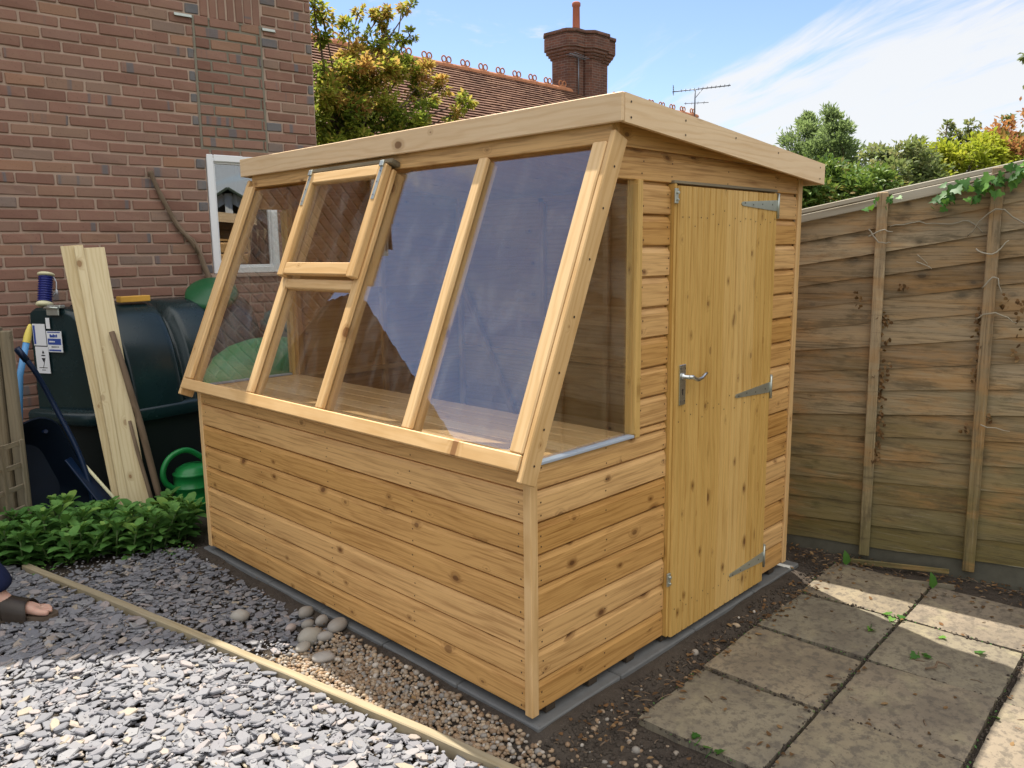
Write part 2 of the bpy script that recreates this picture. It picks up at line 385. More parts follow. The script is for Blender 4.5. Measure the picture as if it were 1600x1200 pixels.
def brickm(name):
    """fired clay face brick, one tint per brick, kiln marks on some"""
    m, g = mat(name); wc = g.attr('wc').outputs['Vector']; ti = g.attr('tint').outputs['Fac']
    n1 = g.noise(wc, 9, 5, .6); n2 = g.noise(wc, 60, 4, .65)
    base = g.ramp(ti, [(0, (.20, .105, .077)), (.30, (.25, .135, .098)), (.55, (.275, .152, .112)), (.72, (.24, .148, .113)), (.80, (.31, .17, .108)), (.86, (.245, .165, .125)), (.9, (.165, .155, .152)), (1, (.135, .132, .138))])
    col = g.mix(g.m('MULTIPLY', g.sstep(n1, .45, .75), .35), base, (.30, .19, .13))
    u = g.n('ShaderNodeSeparateXYZ', {0: wc}).outputs[0]
    band = g.noise(g.n('ShaderNodeCombineXYZ', {0: g.m('MULTIPLY', u, 13.0), 1: ti}).outputs[0], 1.0, 2, .4)
    km = g.m('MULTIPLY', g.m('GREATER_THAN', g.m('FRACT', g.m('MULTIPLY', ti, 37.0)), .68), g.sstep(band, .58, .66))
    km = g.m('MULTIPLY', km, g.m('LESS_THAN', ti, .86))
    col = g.mix(g.m('MULTIPLY', km, .75), col, (.13, .135, .145))
    col = g.mix(g.m('MULTIPLY', g.sstep(n2, .58, .72), .35), col, (.10, .055, .04))
    st = g.noise(g.n('ShaderNodeNewGeometry').outputs['Position'], 1.3, 4, .6)
    col = g.mix(g.m('MULTIPLY', g.sstep(st, .5, .75), .25), col, (.14, .10, .08))
    finish(g, col, .85, g.m('ADD', g.m('MULTIPLY', n2, .6), n1), .5, .003, .25); return m
BRICK = brickm('red_brown_brick')
def mortarm(name, a, b):
    m, g = mat(name); p = g.n('ShaderNodeTexCoord').outputs['Object']; n = g.noise(p, 45, 5, .7); n0 = g.noise(p, 3, 3)
    finish(g, g.mix(g.m('ADD', g.m('MULTIPLY', n, .6), g.m('MULTIPLY', n0, .4)), a, b), .95, n, .6, .004, .15); return m
MORTAR = mortarm('pinkish_mortar', (.33, .235, .18), (.50, .375, .295))
MORTARG = mortarm('grey_mortar', (.17, .155, .12), (.27, .245, .19))
def farbrick(name, c1, c2, cm, bw=.225, bh=.075):
    m, g = mat(name); wc = g.attr('wc').outputs['Vector']
    b = g.n('ShaderNodeTexBrick', {'Vector': wc, 'Color1': c1, 'Color2': c2, 'Mortar': cm, 'Scale': 1.0, 'Mortar Size': .006, 'Brick Width': bw, 'Row Height': bh, 'Mortar Smooth': .2, 'Bias': -.1})
    n = g.noise(wc, 1.4, 5, .6)
    col = g.mix(g.m('MULTIPLY', g.sstep(n, .45, .7), .5), b.outputs[0], tuple(c*.45 for c in c1))
    finish(g, col, .9, b.outputs['Fac'], -.5, .006, .2); return m
CHIMB = farbrick('sooty_chimney_brick', (.17, .075, .05), (.10, .05, .038), (.20, .165, .14))
SIDEB = farbrick('house_side_brick', (.22, .12, .08), (.17, .09, .06), (.36, .27, .21))
def tilem(name, a, b, c):
    m, g = mat(name); ti = g.attr('tint').outputs['Fac']; p = g.n('ShaderNodeTexCoord').outputs['Object']
    n = g.noise(p, 25, 4, .6); n0 = g.noise(p, .8, 4, .6)
    col = g.ramp(ti, [(0, a), (.55, b), (1, c)]); col = g.mix(g.m('MULTIPLY', g.sstep(n0, .45, .7), .4), col, tuple(x*.5 for x in a))
    finish(g, col, .85, n, .4, .004, .2); return m
TILE = tilem('clay_roof_tile', (.17, .088, .06), (.25, .135, .09), (.30, .17, .11))
TILED = tilem('brown_concrete_tile', (.14, .085, .06), (.21, .13, .09), (.28, .175, .12))
RIDGE = plain('orange_ridge_tile', (.40, .17, .085), .8, 0, .2, .3, 5)

def soilm():
    m, g = mat('dark_soil'); p = g.n('ShaderNodeNewGeometry').outputs['Position']
    n = g.noise(p, 30, 8, .7); n2 = g.noise(p, 2.2, 4, .6); n3 = g.noise(p, 140, 4, .6)
    col = g.mix(n, (.036, .029, .024), (.105, .085, .067)); col = g.mix(g.m('MULTIPLY', g.sstep(n2, .45, .7), .4), col, (.11, .088, .066))
    col = g.mix(g.m('MULTIPLY', g.sstep(n3, .62, .70), .5), col, (.22, .19, .15))
    finish(g, col, .95, g.m('ADD', g.m('MULTIPLY', n3, .5), n), .9, .012, .15); return m
SOIL = soilm()
def groundm():
    m, g = mat('rough_ground'); p = g.n('ShaderNodeNewGeometry').outputs['Position']; n = g.noise(p, .6, 6, .65); n2 = g.noise(p, 9, 5)
    finish(g, g.mix(n, g.mix(n2, (.05, .065, .02), (.08, .10, .03)), (.075, .06, .04)), .95, n2, .6, .03, .1); return m
GROUND = groundm()
def slabm():
    m, g = mat('riven_paving_stone'); wc = g.attr('wc').outputs['Vector']; ti = g.attr('tint').outputs['Fac']
    n = g.noise(wc, 3.0, 6, .65); n2 = g.noise(wc, 26, 6, .7); riv = g.noise(wc, 2.6, 2, .4, .6)
    n5 = g.noise(wc, 62, 5, .7)
    col = g.ramp(ti, [(0, (.225, .20, .145)), (.5, (.30, .245, .155)), (1, (.245, .20, .15))])
    col = g.mix(g.m('MULTIPLY', g.sstep(n, .35, .7), .7), col, (.125, .105, .082))
    col = g.mix(g.m('MULTIPLY', g.sstep(n2, .47, .60), .72), col, (.115, .098, .078))
    yl = g.noise(g.vm('ADD', wc, (7, 3, 1)), 5, 5, .7); col = g.mix(g.m('MULTIPLY', g.sstep(yl, .5, .68), .5), col, (.345, .30, .185))
    col = g.mix(g.m('MULTIPLY', g.sstep(n5, .58, .66), .45), col, (.06, .05, .04))
    # riven terraces
    rs = g.m('MULTIPLY', riv, 4.0); st = g.m('ADD', g.m('FLOOR', rs), g.sstep(g.m('FRACT', rs), 0.0, .18))
    col = g.mix(g.m('MULTIPLY', g.sstep(g.m('ABSOLUTE', g.m('SUBTRACT', g.m('FRACT', rs), .10)), .07, .0), .22), col, (.14, .12, .095))
    finish(g, col, .85, g.m('ADD', g.m('MULTIPLY', st, .5), g.m('MULTIPLY', n2, .6)), .5, .004, .25); return m
SLAB = slabm()
def stonem(name, stops, bump=.3, rough=.7):
    m, g = mat(name); ti = g.attr('tint').outputs['Fac']; p = g.n('ShaderNodeNewGeometry').outputs['Position']
    n = g.noise(p, 90, 5, .65)
    col = g.mix(g.m('MULTIPLY', n, .45), g.ramp(ti, stops), g.mix(.6, g.ramp(ti, stops), (.09, .085, .08)))
    finish(g, col, rough, n, bump, .002, .35); return m
SLATE = stonem('blue_grey_slate', [(0, (.165, .167, .185)), (.35, (.225, .227, .242)), (.65, (.20, .195, .212)), (.82, (.29, .288, .29)), (.93, (.34, .29, .275)), (1, (.38, .32, .23))], .5, .62)
PEA = stonem('river_gravel', [(0, (.20, .125, .07)), (.25, (.36, .235, .13)), (.45, (.27, .21, .15)), (.65, (.46, .345, .22)), (.78, (.22, .205, .185)), (.9, (.36, .31, .25)), (1, (.56, .50, .42))], .15, .55)
COB = stonem('smooth_cobble', [(0, (.30, .27, .23)), (.5, (.40, .37, .33)), (.8, (.36, .33, .27)), (1, (.45, .36, .32))], .12, .6)
def leafm(name, stops, trans=.45, rough=.5):
    m, g = mat(name); ti = g.attr('tint').outputs['Fac']; c = g.ramp(ti, stops)
    p = g.n('ShaderNodeBsdfPrincipled', {'Base Color': c, 'Roughness': rough+.12, 'Specular IOR Level': .22})
    t = g.n('ShaderNodeBsdfTranslucent', {0: g.mix(.5, c, g.mix(.5, c, (.35, .45, .04)))})
    mx = g.n('ShaderNodeMixShader', {0: trans, 1: p.outputs[0], 2: t.outputs[0]}); g.n('ShaderNodeOutputMaterial', {0: mx.outputs[0]}); return m
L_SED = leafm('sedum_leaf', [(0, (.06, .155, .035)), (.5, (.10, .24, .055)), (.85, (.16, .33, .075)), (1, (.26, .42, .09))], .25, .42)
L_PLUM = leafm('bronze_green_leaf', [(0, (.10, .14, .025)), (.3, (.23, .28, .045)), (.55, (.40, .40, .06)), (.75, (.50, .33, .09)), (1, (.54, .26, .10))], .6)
L_DARK = leafm('laurel_leaf', [(0, (.045, .095, .025)), (.5, (.11, .20, .042)), (.85, (.22, .30, .07)), (1, (.36, .26, .09))], .3, .35)
L_CON = leafm('conifer_spray', [(0, (.10, .155, .075)), (.6, (.22, .30, .14)), (1, (.36, .44, .21))], .5)
L_YEL = leafm('lime_shrub_leaf', [(0, (.16, .20, .02)), (.5, (.32, .36, .03)), (1, (.48, .46, .05))], .5)
L_RED = leafm('red_photinia_leaf', [(0, (.10, .14, .03)), (.4, (.24, .20, .06)), (.65, (.46, .16, .08)), (1, (.56, .22, .11))], .4)
L_OLV = leafm('grey_green_leaf', [(0, (.11, .15, .06)), (.6, (.22, .26, .11)), (1, (.36, .32, .16))], .4)
L_IVY = leafm('ivy_leaf', [(0, (.03, .10, .02)), (.6, (.06, .17, .03)), (1, (.14, .30, .05))], .35, .35)
L_DEAD = leafm('dead_brown_leaf', [(0, (.09, .05, .025)), (.6, (.19, .10, .045)), (1, (.30, .19, .09))], .2, .8)
BARK = plain('grey_brown_bark', (.12, .09, .065), .9, 0, .15, .35, 20, .6)
STEMG = plain('green_stem', (.10, .16, .05), .6)
# ------------------------------------------------------------------ ground
def ground_h(x, y):
    ns = max(0, min(1, 1 - max(-.02-x, x-2.0, -.045-y, y-2.5, 0)/.16))
    return .056*ns*ns*(3-2*ns) -.022 + .012*mnoise.noise(Vector((x*2.3, y*2.3, 0))) + .006*mnoise.noise(Vector((x*9, y*9, 3)))
m = M(); m.quad([(-90, -90, -.08), (90, -90, -.08), (90, 90, -.08), (-90, 90, -.08)])
kind(obj('ground', m, GROUND), 'structure')
m = M(); nx, ny = 190, 200; x0, x1, y0, y1 = -2.6, 2.9, -1.9, 4.6
vs = []
for j in range(ny+1):
    for i in range(nx+1):
        x = x0 + (x1-x0)*i/nx; y = y0 + (y1-y0)*j/ny; edge = i in (0, nx) or j in (0, ny)
        h = ground_h(x, y)
        if x > 2.0: h += .03*max(0, min(1, (x-2.15)/.3))*(.5+mnoise.noise(Vector((x*4, y*4, 8))))
        vs.append((x, y, -.09 if edge else h))
m.add(vs, [[j*(nx+1)+i, j*(nx+1)+i+1, (j+1)*(nx+1)+i+1, (j+1)*(nx+1)+i] for j in range(ny) for i in range(nx)], smooth=True)
kind(obj('ground_soil', m, SOIL), 'structure')

# ------------------------------------------------------------------ potting shed
W, L = 1.875, 2.40
P = .1125; ZB = .08
shed = thing('potting_shed', (W/2, L/2, .045), 'new honey coloured wooden potting shed with sloping front glazing and boarded door', 'shed')
def board_poly(p, t=.020):
    return [(0, .0), (t-.003, .0), (t-.001, .0006), (t, .003), (t, p-.028), (t-.0022, p-.0245), (t-.0062, p-.017), (t-.0092, p-.0090), (t-.0187, p-.0080), (t-.0187, p), (0, p)]
def clad_row(m, o, ud, nd, u0, u1, z, p=P, joint=None):
    cuts = [u0] + ([joint] if joint and u0 < joint < u1 else []) + [u1]
    for a, b in zip(cuts, cuts[1:]):
        o2 = Vector(o) + Vector(ud)*(a+.0006) + Vector((0, 0, z))
        m.prism(board_poly(p), o2, nd, (0, 0, 1), ud, b-a-.0012)
def nail(m, p, nd, r=.0032, mi=1):
    nd = Vector(nd); a = nd.orthogonal().normalized(); b = nd.cross(a); p = Vector(p)
    ring = [p + nd*.0012 + (a*math.cos(k*math.pi/4) + b*math.sin(k*math.pi/4))*r for k in range(8)]
    m.add(ring, [list(range(8))], None, .5, mi)
def nails_row(m, o, ud, nd, us, z):
    for u in us:
        for dz in (.022, .068):
            if rng.random() < .9: nail(m, Vector(o) + Vector(ud)*(u + rng.uniform(-.006, .006)) + Vector(nd)*.0202 + Vector((0, 0, z+dz+rng.uniform(-.006, .006))), nd)
# front (faces -X)
m = M()
for k in range(8):
    p = P if k < 7 else .078
    z = ZB + k*P
    clad_row(m, (.020, L-.02, 0), (0, -1, 0), (-1, 0, 0), 0, L-.05, z, p, None)
    nails_row(m, (.020, 0, 0), (0, 1, 0), (-1, 0, 0), (.05, .62, 1.19, 1.77, 2.33), z)
m.bx(.0205, .045, .05, L-.05, ZB, .94, .001, 2)
obj('front_cladding', m, [W_CLAD, NAIL, W_IN], shed)
m = M()
for q in ((-.006, .030, -.006, .030, ZB-.012, .925), (-.004, .030, L-.03, L+.006, ZB-.006, .925), (W-.034, W+.004, -.006, .012, ZB-.004, 1.955), (W-.02, W+.006, L-.02, L+.006, ZB-.004, 1.955)):
    m = M(); m.bx(*q, .003); obj('corner_trim', m, W_TRIM, shed)
# side with the door (faces -Y)
m = M(); o, ud, nd = (0, .020, 0), (1, 0, 0), (0, -1, 0)
for k in range(17):
    z = ZB + k*P
    if z < .94:
        p = P if k < 7 else .085
        clad_row(m, o, ud, nd, .031, .784, z, p); nails_row(m, o, ud, nd, (.05, .40, .765), z)
        clad_row(m, o, ud, nd, 1.607, W-.035, z, P); nails_row(m, o, ud, nd, (1.622, W-.05), z)
    elif k < 16:
        za = z
        clad_row(m, o, ud, nd, .592, .784, za); nails_row(m, o, ud, nd, (.607, .768), za)
        clad_row(m, o, ud, nd, 1.607, W-.035, z); nails_row(m, o, ud, nd, (1.622, W-.05), z)
    else:
        clad_row(m, o, ud, nd, .365, W-.035, z+.004, P-.006); nails_row(m, o, ud, nd, (.41, .60, .79, 1.2, 1.62, W-.05), z)
z8 = ZB + 7*P + .085
clad_row(m, o, ud, nd, .592, .784, z8, ZB+8*P-z8-.0005)
zt = ZB + 17*P
def zdeck(x): return 2.127 - .0814*(x-.364)
m.prism([(.395, zt), (W, zt), (W, zdeck(W)-.002), (.425, zdeck(.425)-.002)], (0, .012, 0), (1, 0, 0), (0, 0, 1), (0, -1, 0), .012)
m.bx(.046, .79, .0205, .044, ZB, .94, .001, 2); m.bx(1.61, W-.03, .0205, .044, ZB, 1.94, .001, 2); m.bx(.60, .78, .0205, .044, .9405, 1.94, .001, 2)
obj('side_cladding', m, [W_CLAD, NAIL, W_IN], shed)
m = M(); m.bx(.785, 1.612, -.014, .012, 1.8815, 1.893, .002); obj('door_drip_strip', m, W_OLD, shed)
# far end (faces +Y) and back (faces +X)
m = M(); o, ud, nd = (0, L-.020, 0), (1, 0, 0), (0, 1, 0)
for k in range(17):
    z = ZB + k*P
    if z < .94: clad_row(m, o, ud, nd, .03, W-.02, z, P if k < 7 else .085)
    elif k < 16: clad_row(m, o, ud, nd, .575, W-.02, z)
    else: clad_row(m, o, ud, nd, .365, W-.02, z)
clad_row(m, o, ud, nd, .575, W-.02, z8, ZB+8*P-z8-.0005)
m.prism([(.395, zt), (W, zt), (W, zdeck(W)-.002), (.425, zdeck(.425)-.002)], (0, L-.012, 0), (1, 0, 0), (0, 0, 1), (0, 1, 0), .012)
obj('end_cladding', m, [W_IN, NAIL], shed)
m = M()
for k in range(17): clad_row(m, (W-.020, .0, 0), (0, 1, 0), (1, 0, 0), .02, L-.02, ZB + k*P, P if k < 16 else .075)
obj('back_cladding', m, [W_IN, NAIL], shed)
m = M()                                                       # framing you see through the glass
for y in (.05, .80, 1.60, 2.35): m.bx(W-.05, W-.021, y-.018, y+.018, .10, 1.95, .002)
m.bx(W-.05, W-.0215, .07, L-.07, .98, 1.015, .002); m.bx(W-.05, W-.0215, .07, L-.07, 1.925, 1.96, .002)
m.beam((W-.066, 1.75, .45), (W-.066, 2.34, 1.5), .036, .03, (0, 1, .5)); m.beam((W-.066, .75, .45), (W-.066, .12, 1.5), .036, .03, (0, 1, -.5))
for x in (.60, 1.20): m.bx(x-.018, x+.018, L-.05, L-.021, .10, 1.97, .002)
m.bx(.05, W-.05, L-.05, L-.0215, .915, .945, .002)
obj('inner_framing', m, W_IN, shed)
m = M()
for k in range(18):
    y = .02 + k*(L-.04)/18; m.bx(.046, W-.021, y+.001, y+(L-.04)/18-.001, .085, .10, .001)
obj('floor', m, W_IN, shed)
m = M()
for k in range(6):
    x = .03 + k*.092; m.bx(x, x+.086, .05, L-.05, .942, .956, .002)
obj('bench', m, W_BENCH, shed)
m = M()
for k in range(8):
    x = .1 + k*.235; m.bx(x-.025, x+.025, .004, L-.0, .0505, .079, .002)
obj('bearer', m, DARKW, shed)
# roof
UR = Vector((1, 0, -.0814)).normalized(); NR = Vector((.0814, 0, 1)).normalized()
xf, xr, yf, yl, zf, hf = .364, 1.937, -.082, 2.482, 2.147, .093
m = M()
LR = (xr-xf-.02)/UR.x
o0 = Vector((xf+.012, 0, 2.130)) - NR*.014
n_b = 26
for k in range(n_b):
    y = yf+.016 + k*(yl-yf-.032)/n_b; wb = (yl-yf-.032)/n_b
    m.box(o0 + UR*(LR/2) + Vector((0, y+wb/2, 0)), (UR, (0, 1, 0), NR), (LR/2, wb/2-.0006, .006), .001)
obj('roof', m, W_FASC, shed)
m = M(); m.box(o0 + UR*(LR/2) + NR*.0115 + Vector((0, L/2, 0)), (UR, (0, 1, 0), NR), (LR/2+.004, (yl-yf)/2-.017, .0035), .001); obj('roofing_felt', m, FELT, shed)
m = M(); m.bx(xf, xf+.0165, yf, yl, zf-hf, zf, .003); fb = obj('fascia_board', m, W_FASC, shed)
def sloped_fascia(ya, yb):
    m = M(); a = Vector((xf+.0172, (ya+yb)/2, zf-hf/2-.0172*.0814)); b = Vector((xr, (ya+yb)/2, 2.019-hf/2))
    m.prism([(0, 0), (0, hf), (xr-xf-.0172, hf+2.019-zf), (xr-xf-.0172, 2.019-zf)], (xf+.0172, min(ya, yb), zf-hf), (1, 0, 0), (0, 0, 1), (0, 1, 0), abs(yb-ya))
    for x in (.03, .36, .72, 1.08, 1.5):
        for dz in (.02, .07):
            if rng.random() < .7: nail(m, (xf+.02+x, min(ya, yb)-.0006, zf-hf+dz-.0814*(x+.02)), (0, -1, 0), .004)
    return m
obj('fascia_board', sloped_fascia(yf+.0005, yf+.0165), [W_FASC, NAIL], shed)
obj('fascia_board', sloped_fascia(yl-.0165, yl-.0005), [W_FASC, NAIL], shed)
m = M(); m.bx(xr-.016, xr, yf+.017, yl-.017, 2.019-hf, 2.018, .003); obj('fascia_board', m, W_FASC, shed)
# sloping glazing
S0 = Vector((-.05, 0, .955)); GD = Vector((.46, 0, 1.076)).normalized(); GN = Vector((-GD.z, 0, GD.x))
def GP(y, t, n=0.0): return S0 + GD*t + GN*n + Vector((0, y, 0))
def gbox(m, ya, yb, ta, tb, na, nb, bev=.003, mi=0, tint=None):
    m.box(GP((ya+yb)/2, (ta+tb)/2, (na+nb)/2), (GD, (0, 1, 0), GN), (abs(tb-ta)/2, abs(yb-ya)/2, abs(nb-na)/2), bev, mi, tint)
TT = 1.165
for yc in (.575, 1.155, 1.745):
    m = M()
    gbox(m, yc-.024, yc+.024, .045, TT-.045, .003, .026, .004); gbox(m, yc-.017, yc+.017, .045, TT-.05, -.045, -.0015, .002)
    obj('glazing_bar', m, W_TRIM, shed)
m = M(); gbox(m, -.018, .042, .045, TT-.04, .003, .028, .005); gbox(m, -.015, .030, .045, TT-.05, -.05, -.0015, .002); obj('end_bar', m, W_TRIM, shed)
m = M(); gbox(m, 2.362, 2.422, .045, TT-.04, .003, .028, .005); gbox(m, 2.372, 2.418, .045, TT-.05, -.05, -.0015, .002); obj('end_bar', m, W_TRIM, shed)
for ya, yb in ((-.042, -.0195), (2.4235, 2.446)):
    m = M(); gbox(m, ya, yb, -.045, TT+.0, -.052, .024, .004)
    for t in (.02, .14, .33, .52, .72, .9, 1.05): nail(m, GP(ya-.0006 if ya < 0 else yb+.0006, t, -.016), (0, -1 if ya < 0 else 1, 0), .0042)
    obj('barge_board', m, [W_TRIM, NAIL], shed)
m = M(); gbox(m, -.0185, 2.4225, -.012, .043, -.055, .030, .004); obj('sill', m, W_TRIM, shed)
m = M(); m.bx(.395, .44, -.0185, L+.0185, 1.995, 2.075, .003); obj('header_beam', m, W_CLAD, shed)
ys = [.03, .575, 1.155, 1.745, 2.375]
TB = .595
for i in range(4):
    m = M(); gbox(m, ys[i]+.006, ys[i+1]-.006, .05, (TB-.01) if i == 2 else TT-.055, -.0015, .0025, .0002)
    obj('glass_pane', m, GLASS, shed)
m = M(); gbox(m, 1.180, 1.720, TB-.03, TB+.015, -.02, .024, .004); obj('cross_rail', m, W_TRIM, shed)
# opening vent
m = M()
gbox(m, 1.142, 1.192, .612, TT-.035, .0275, .062, .004); gbox(m, 1.708, 1.758, .612, TT-.035, .0275, .062, .004)
gbox(m, 1.1925, 1.7075, TT-.085, TT-.035, .0275, .061, .003); 
gbox(m, 1.1925, 1.7075, .622, .677, .0275, .060, .003)
vent = obj('vent_window', m, W_TRIM, shed)
m = M(); gbox(m, 1.185, 1.715, .675, TT-.08, .040, .0435, .0002); obj('glass_pane', m, GLASS, vent)
for yc in (1.167, 1.733):
    m = M(); gbox(m, yc-.011, yc+.011, TT-.20, TT-.045, .0622, .0645, .0006)
    for t in (TT-.18, TT-.12, TT-.07): nail(m, GP(yc, t, .0648), GN, .003)
    gbox(m, yc-.014, yc+.014, TT-.05, TT-.022, .0622, .072, .003); obj('hinge', m, [ZINC, NAIL], vent)
m = M(); gbox(m, 1.12, 1.78, TT-.03, TT-.008, .004, .055, .004); obj('vent_drip_strip', m, W_OLD, shed)
# triangular side windows
for sy, y0_ in ((-1, 0.0), (1, L)):
    tri = [(-.012, .962), (.562, .962), (.562, 1.866), (.362, 1.866)]
    m = M(); m.prism(tri, (0, y0_+.010*(-sy), 0), (1, 0, 0), (0, 0, 1), (0, -sy, 0), .003); sw = obj('side_window', m, GLASS, shed)
    m = M(); ya = y0_ + sy*.012
    m.bx(.560, .591, min(ya, ya-sy*.05), max(ya, ya-sy*.05), .948, 1.885, .003)
    m.bx(.552, .5605, min(ya+sy*.004, ya-sy*.012), max(ya+sy*.004, ya-sy*.012), .965, 1.87, .002)
    obj('frame', m, W_DOOR, sw)
    m = M(); m.bx(-.03, .555, min(ya, ya-sy*.03), max(ya, ya-sy*.03), .9505, .9615, .002); obj('bead', m, BEAD, sw)
# door
m = M(); nb = 9; dx0, dx1 = .803, 1.590; wb = (dx1-dx0)/nb
for k in range(nb):
    xa = dx0 + k*wb
    c = .0075
    poly = [(0, .012), (0, c), (c*.75, 0), (wb*.5-.0045, 0), (wb*.5, .0055), (wb*.5+.0045, 0), (wb-c*.75, 0), (wb, c), (wb, .012)]
    m.prism(poly, (xa, -.026, .072), (1, 0, 0), (0, 1, 0), (0, 0, 1), 1.801)
    for z in (.17, .98, 1.74): 
        nail(m, (xa+wb*.25, -.0264, z+rng.uniform(-.02, .02)), (0, -1, 0), .003); nail(m, (xa+wb*.75, -.0264, z+.03+rng.uniform(-.02, .02)), (0, -1, 0), .003)
for z in (.14, .95, 1.70): m.bx(dx0+.02, dx1-.02, -.0138, .006, z, z+.09, .002)
door = obj('door', m, [W_DOOR, NAIL], shed)
m = M(); m.bx(.786, .8015, -.017, .02, .075, 1.881, .003); m.bx(1.5925, 1.6055, -.013, .02, .09, 1.881, .003); obj('door_frame', m, W_DOOR, shed)
for zc in (1.822, 1.010, .194):
    m = M()
    m.prism([(0, -.024), (0, .024), (-.31, .008), (-.318, 0), (-.31, -.008)], (1.583, -.0295, zc), (1, 0, 0), (0, 0, 1), (0, 1, 0), .0028)
    m.bx(1.590, 1.606, -.0295, -.0135, zc-.055, zc+.055, .002)
    m.tube([(1.5865, -.031, zc-.052), (1.5865, -.031, zc+.052)], .0055, 10)
    for u in (.05, .14, .22, .29): nail(m, (1.583-u, -.0300, zc+rng.uniform(-.004, .004)), (0, -1, 0), .0036)
    for u in (-.04, .04): nail(m, (1.599, -.0300, zc+u), (0, -1, 0), .003)
    obj('hinge', m, [ZINC, NAIL], door)
for zc in (1.835, .325):
    m = M(); m.bx(.776, .797, -.026, -.0175, zc-.028, zc+.028, .004); m.tube([(.7865, -.034, zc+.012), (.7865, -.024, zc+.012)], .006, 10); m.tube([(.7865, -.034, zc-.014), (.7865, -.024, zc-.014)], .004, 8)
    obj('turn_button', m, ZINC, shed)
m = M(); m.bx(.822, .866, -.0315, -.0265, 1.035, 1.195, .002)
for z in (1.05, 1.18): 
    for x in (.829, .859): nail(m, (x, -.0320, z), (0, -1, 0), .0028)
m.prism([(-.003, -.010), (.003, -.010), (.0022, .004), (.005, .007), (.004, .013), (0, .015), (-.004, .013), (-.005, .007), (-.0022, .004)], (.844, -.0322, 1.085), (1, 0, 0), (0, 0, 1), (0, 1, 0), .0008, 1)
hp = obj('handle', m, [CHROME, NAIL], door)
m = M(); m.lathe([(0, .0), (.014, 0), (.014, .006), (.008, .010), (.008, .030), (0, .030)], (.844, -.0312, 1.148), (0, -1, 0), 14)
m.tube([(.844, -.058, 1.148), (.865, -.062, 1.147), (.885, -.062, 1.138), (.905, -.062, 1.131), (.935, -.062, 1.135), (.955, -.062, 1.146), (.968, -.062, 1.150), (.974, -.058, 1.146)], [.0085, .009, .0085, .008, .0075, .007, .0065, .004], 10)
obj('lever', m, CHROME, hp)
# concrete base under it
m = M()
ys_ = [-.036, .38, .84, 1.30, 1.76, 2.22, 2.47]
for a, b in zip(ys_, ys_[1:]):
    for c, d in ((-.010, .46), (.46, .98), (.98, 1.5), (1.5, 1.97)): m.bx(c+.002, d-.002, a+.002, b-.002, -.04, .048+rng.uniform(-.002, .002), .005, 0, None, .001)
tag(obj('concrete_base', m, CONC, None, (W/2, L/2, 0)), 'grey concrete slab base showing under the shed edges', 'base')
# ------------------------------------------------------------------ brick house at the back
TH = R(6); WD = Vector((math.cos(TH), -math.sin(TH), 0)); WO = Vector((math.sin(TH), math.cos(TH), 0)); WP = Vector((.70, 4.30, 0))
def WS(s, z, d=0.0): return WP + WD*s - WO*d + Vector((0, 0, z))       # s along the wall, d out of it
SL, SR, ZE_L, ZAP, SAP, ZE_R = -2.13, 1.245, 3.62, 5.95, .28, 4.95
house = thing('brick_house', WS(-.4, 0), 'red brown brick house with bricked up opening above a small white window', 'house')
def gable_z(s): return ZE_L + (ZAP-ZE_L)*(s-SL)/(SAP-SL) if s < SAP else ZAP + (ZE_R-ZAP)*(s-SAP)/(SR-SAP)
BH, BL, JT = .0783, .235, .0135
INF = (.306, .822, 2.398, 3.352); WIN = (.330, .872, 1.488, 2.388); ARCH = (.36, .822, 3.352, 3.585)
m = M()
def brick(s0, s1, z0, z1, tint=None):
    if s1-s0 < .02: return
    top = min(gable_z(s0), gable_z(s1))
    if z0+.01 > top: return
    z1 = min(z1, top)
    rb = Vector((0, 0, rng.uniform(-.0016, .0016)))
    m.box(WS((s0+s1)/2, (z0+z1)/2, -.045 + rng.uniform(-.003, .0035)) + rb, (WD, WO, (0, 0, 1)), ((s1-s0)/2-JT/2+rng.uniform(-.0015, .0012), .05, (z1-z0)/2-JT/2+rng.uniform(-.0014, .0014)), .005, 0, tint, .0026)
nrow = int(ZAP/BH)+1
for k in range(nrow):
    z0, z1 = k*BH, (k+1)*BH
    zc = (z0+z1)/2
    holes = []
    for h in (WIN, INF, ARCH):
        if h[2] < zc < h[3]: holes.append((h[0], h[1]))
    holes.sort()
    # stretcher bond
    off = (0 if k % 2 else BL/2)
    s = SL - BL + off + .03
    edges = []
    while s < SR: edges.append((max(s, SL), min(s+BL, SR))); s += BL
    for a, b in edges:
        if b <= a: continue
        segs = [(a, b)]
        for h0, h1 in holes:
            ns = []
            for p, q in segs:
                if q <= h0 or p >= h1: ns.append((p, q)); continue
                if p < h0: ns.append((p, h0))
                if q > h1: ns.append((h1, q))
            segs = ns
        for p, q in segs:
            side_blue = any(abs(q-h0) < .004 or abs(p-h1) < .004 for h0, h1 in holes) or abs(q-SR) < .004
            short = q-p < .16
            t = rng.uniform(.9, 1) if (side_blue and short and k % 2 and rng.random() < .5) else rng.uniform(0, .88)
            brick(p, q, z0, z1, t)
    if INF[2]-.001 < zc < INF[3]:                                  # the bricked-up opening has its own bond
        s = INF[0] + .006 - (0 if k % 2 else BL*.55)
        while s < INF[1]-.006:
            a, b = max(s, INF[0]+.006), min(s+BL*1.02, INF[1]-.006)
            brick(a, b, z0+.006, z1+.006, rng.choice([rng.uniform(.0, .5), rng.uniform(.72, .84), rng.uniform(.3, .7)])); s += BL*1.02
s = ARCH[0]
while s < ARCH[1]-.03: brick(s, s+.0665, ARCH[2]+.004, ARCH[3], rng.uniform(.15, .6)); s += .0665
wall = obj('wall', m, BRICK, house)
m = M()
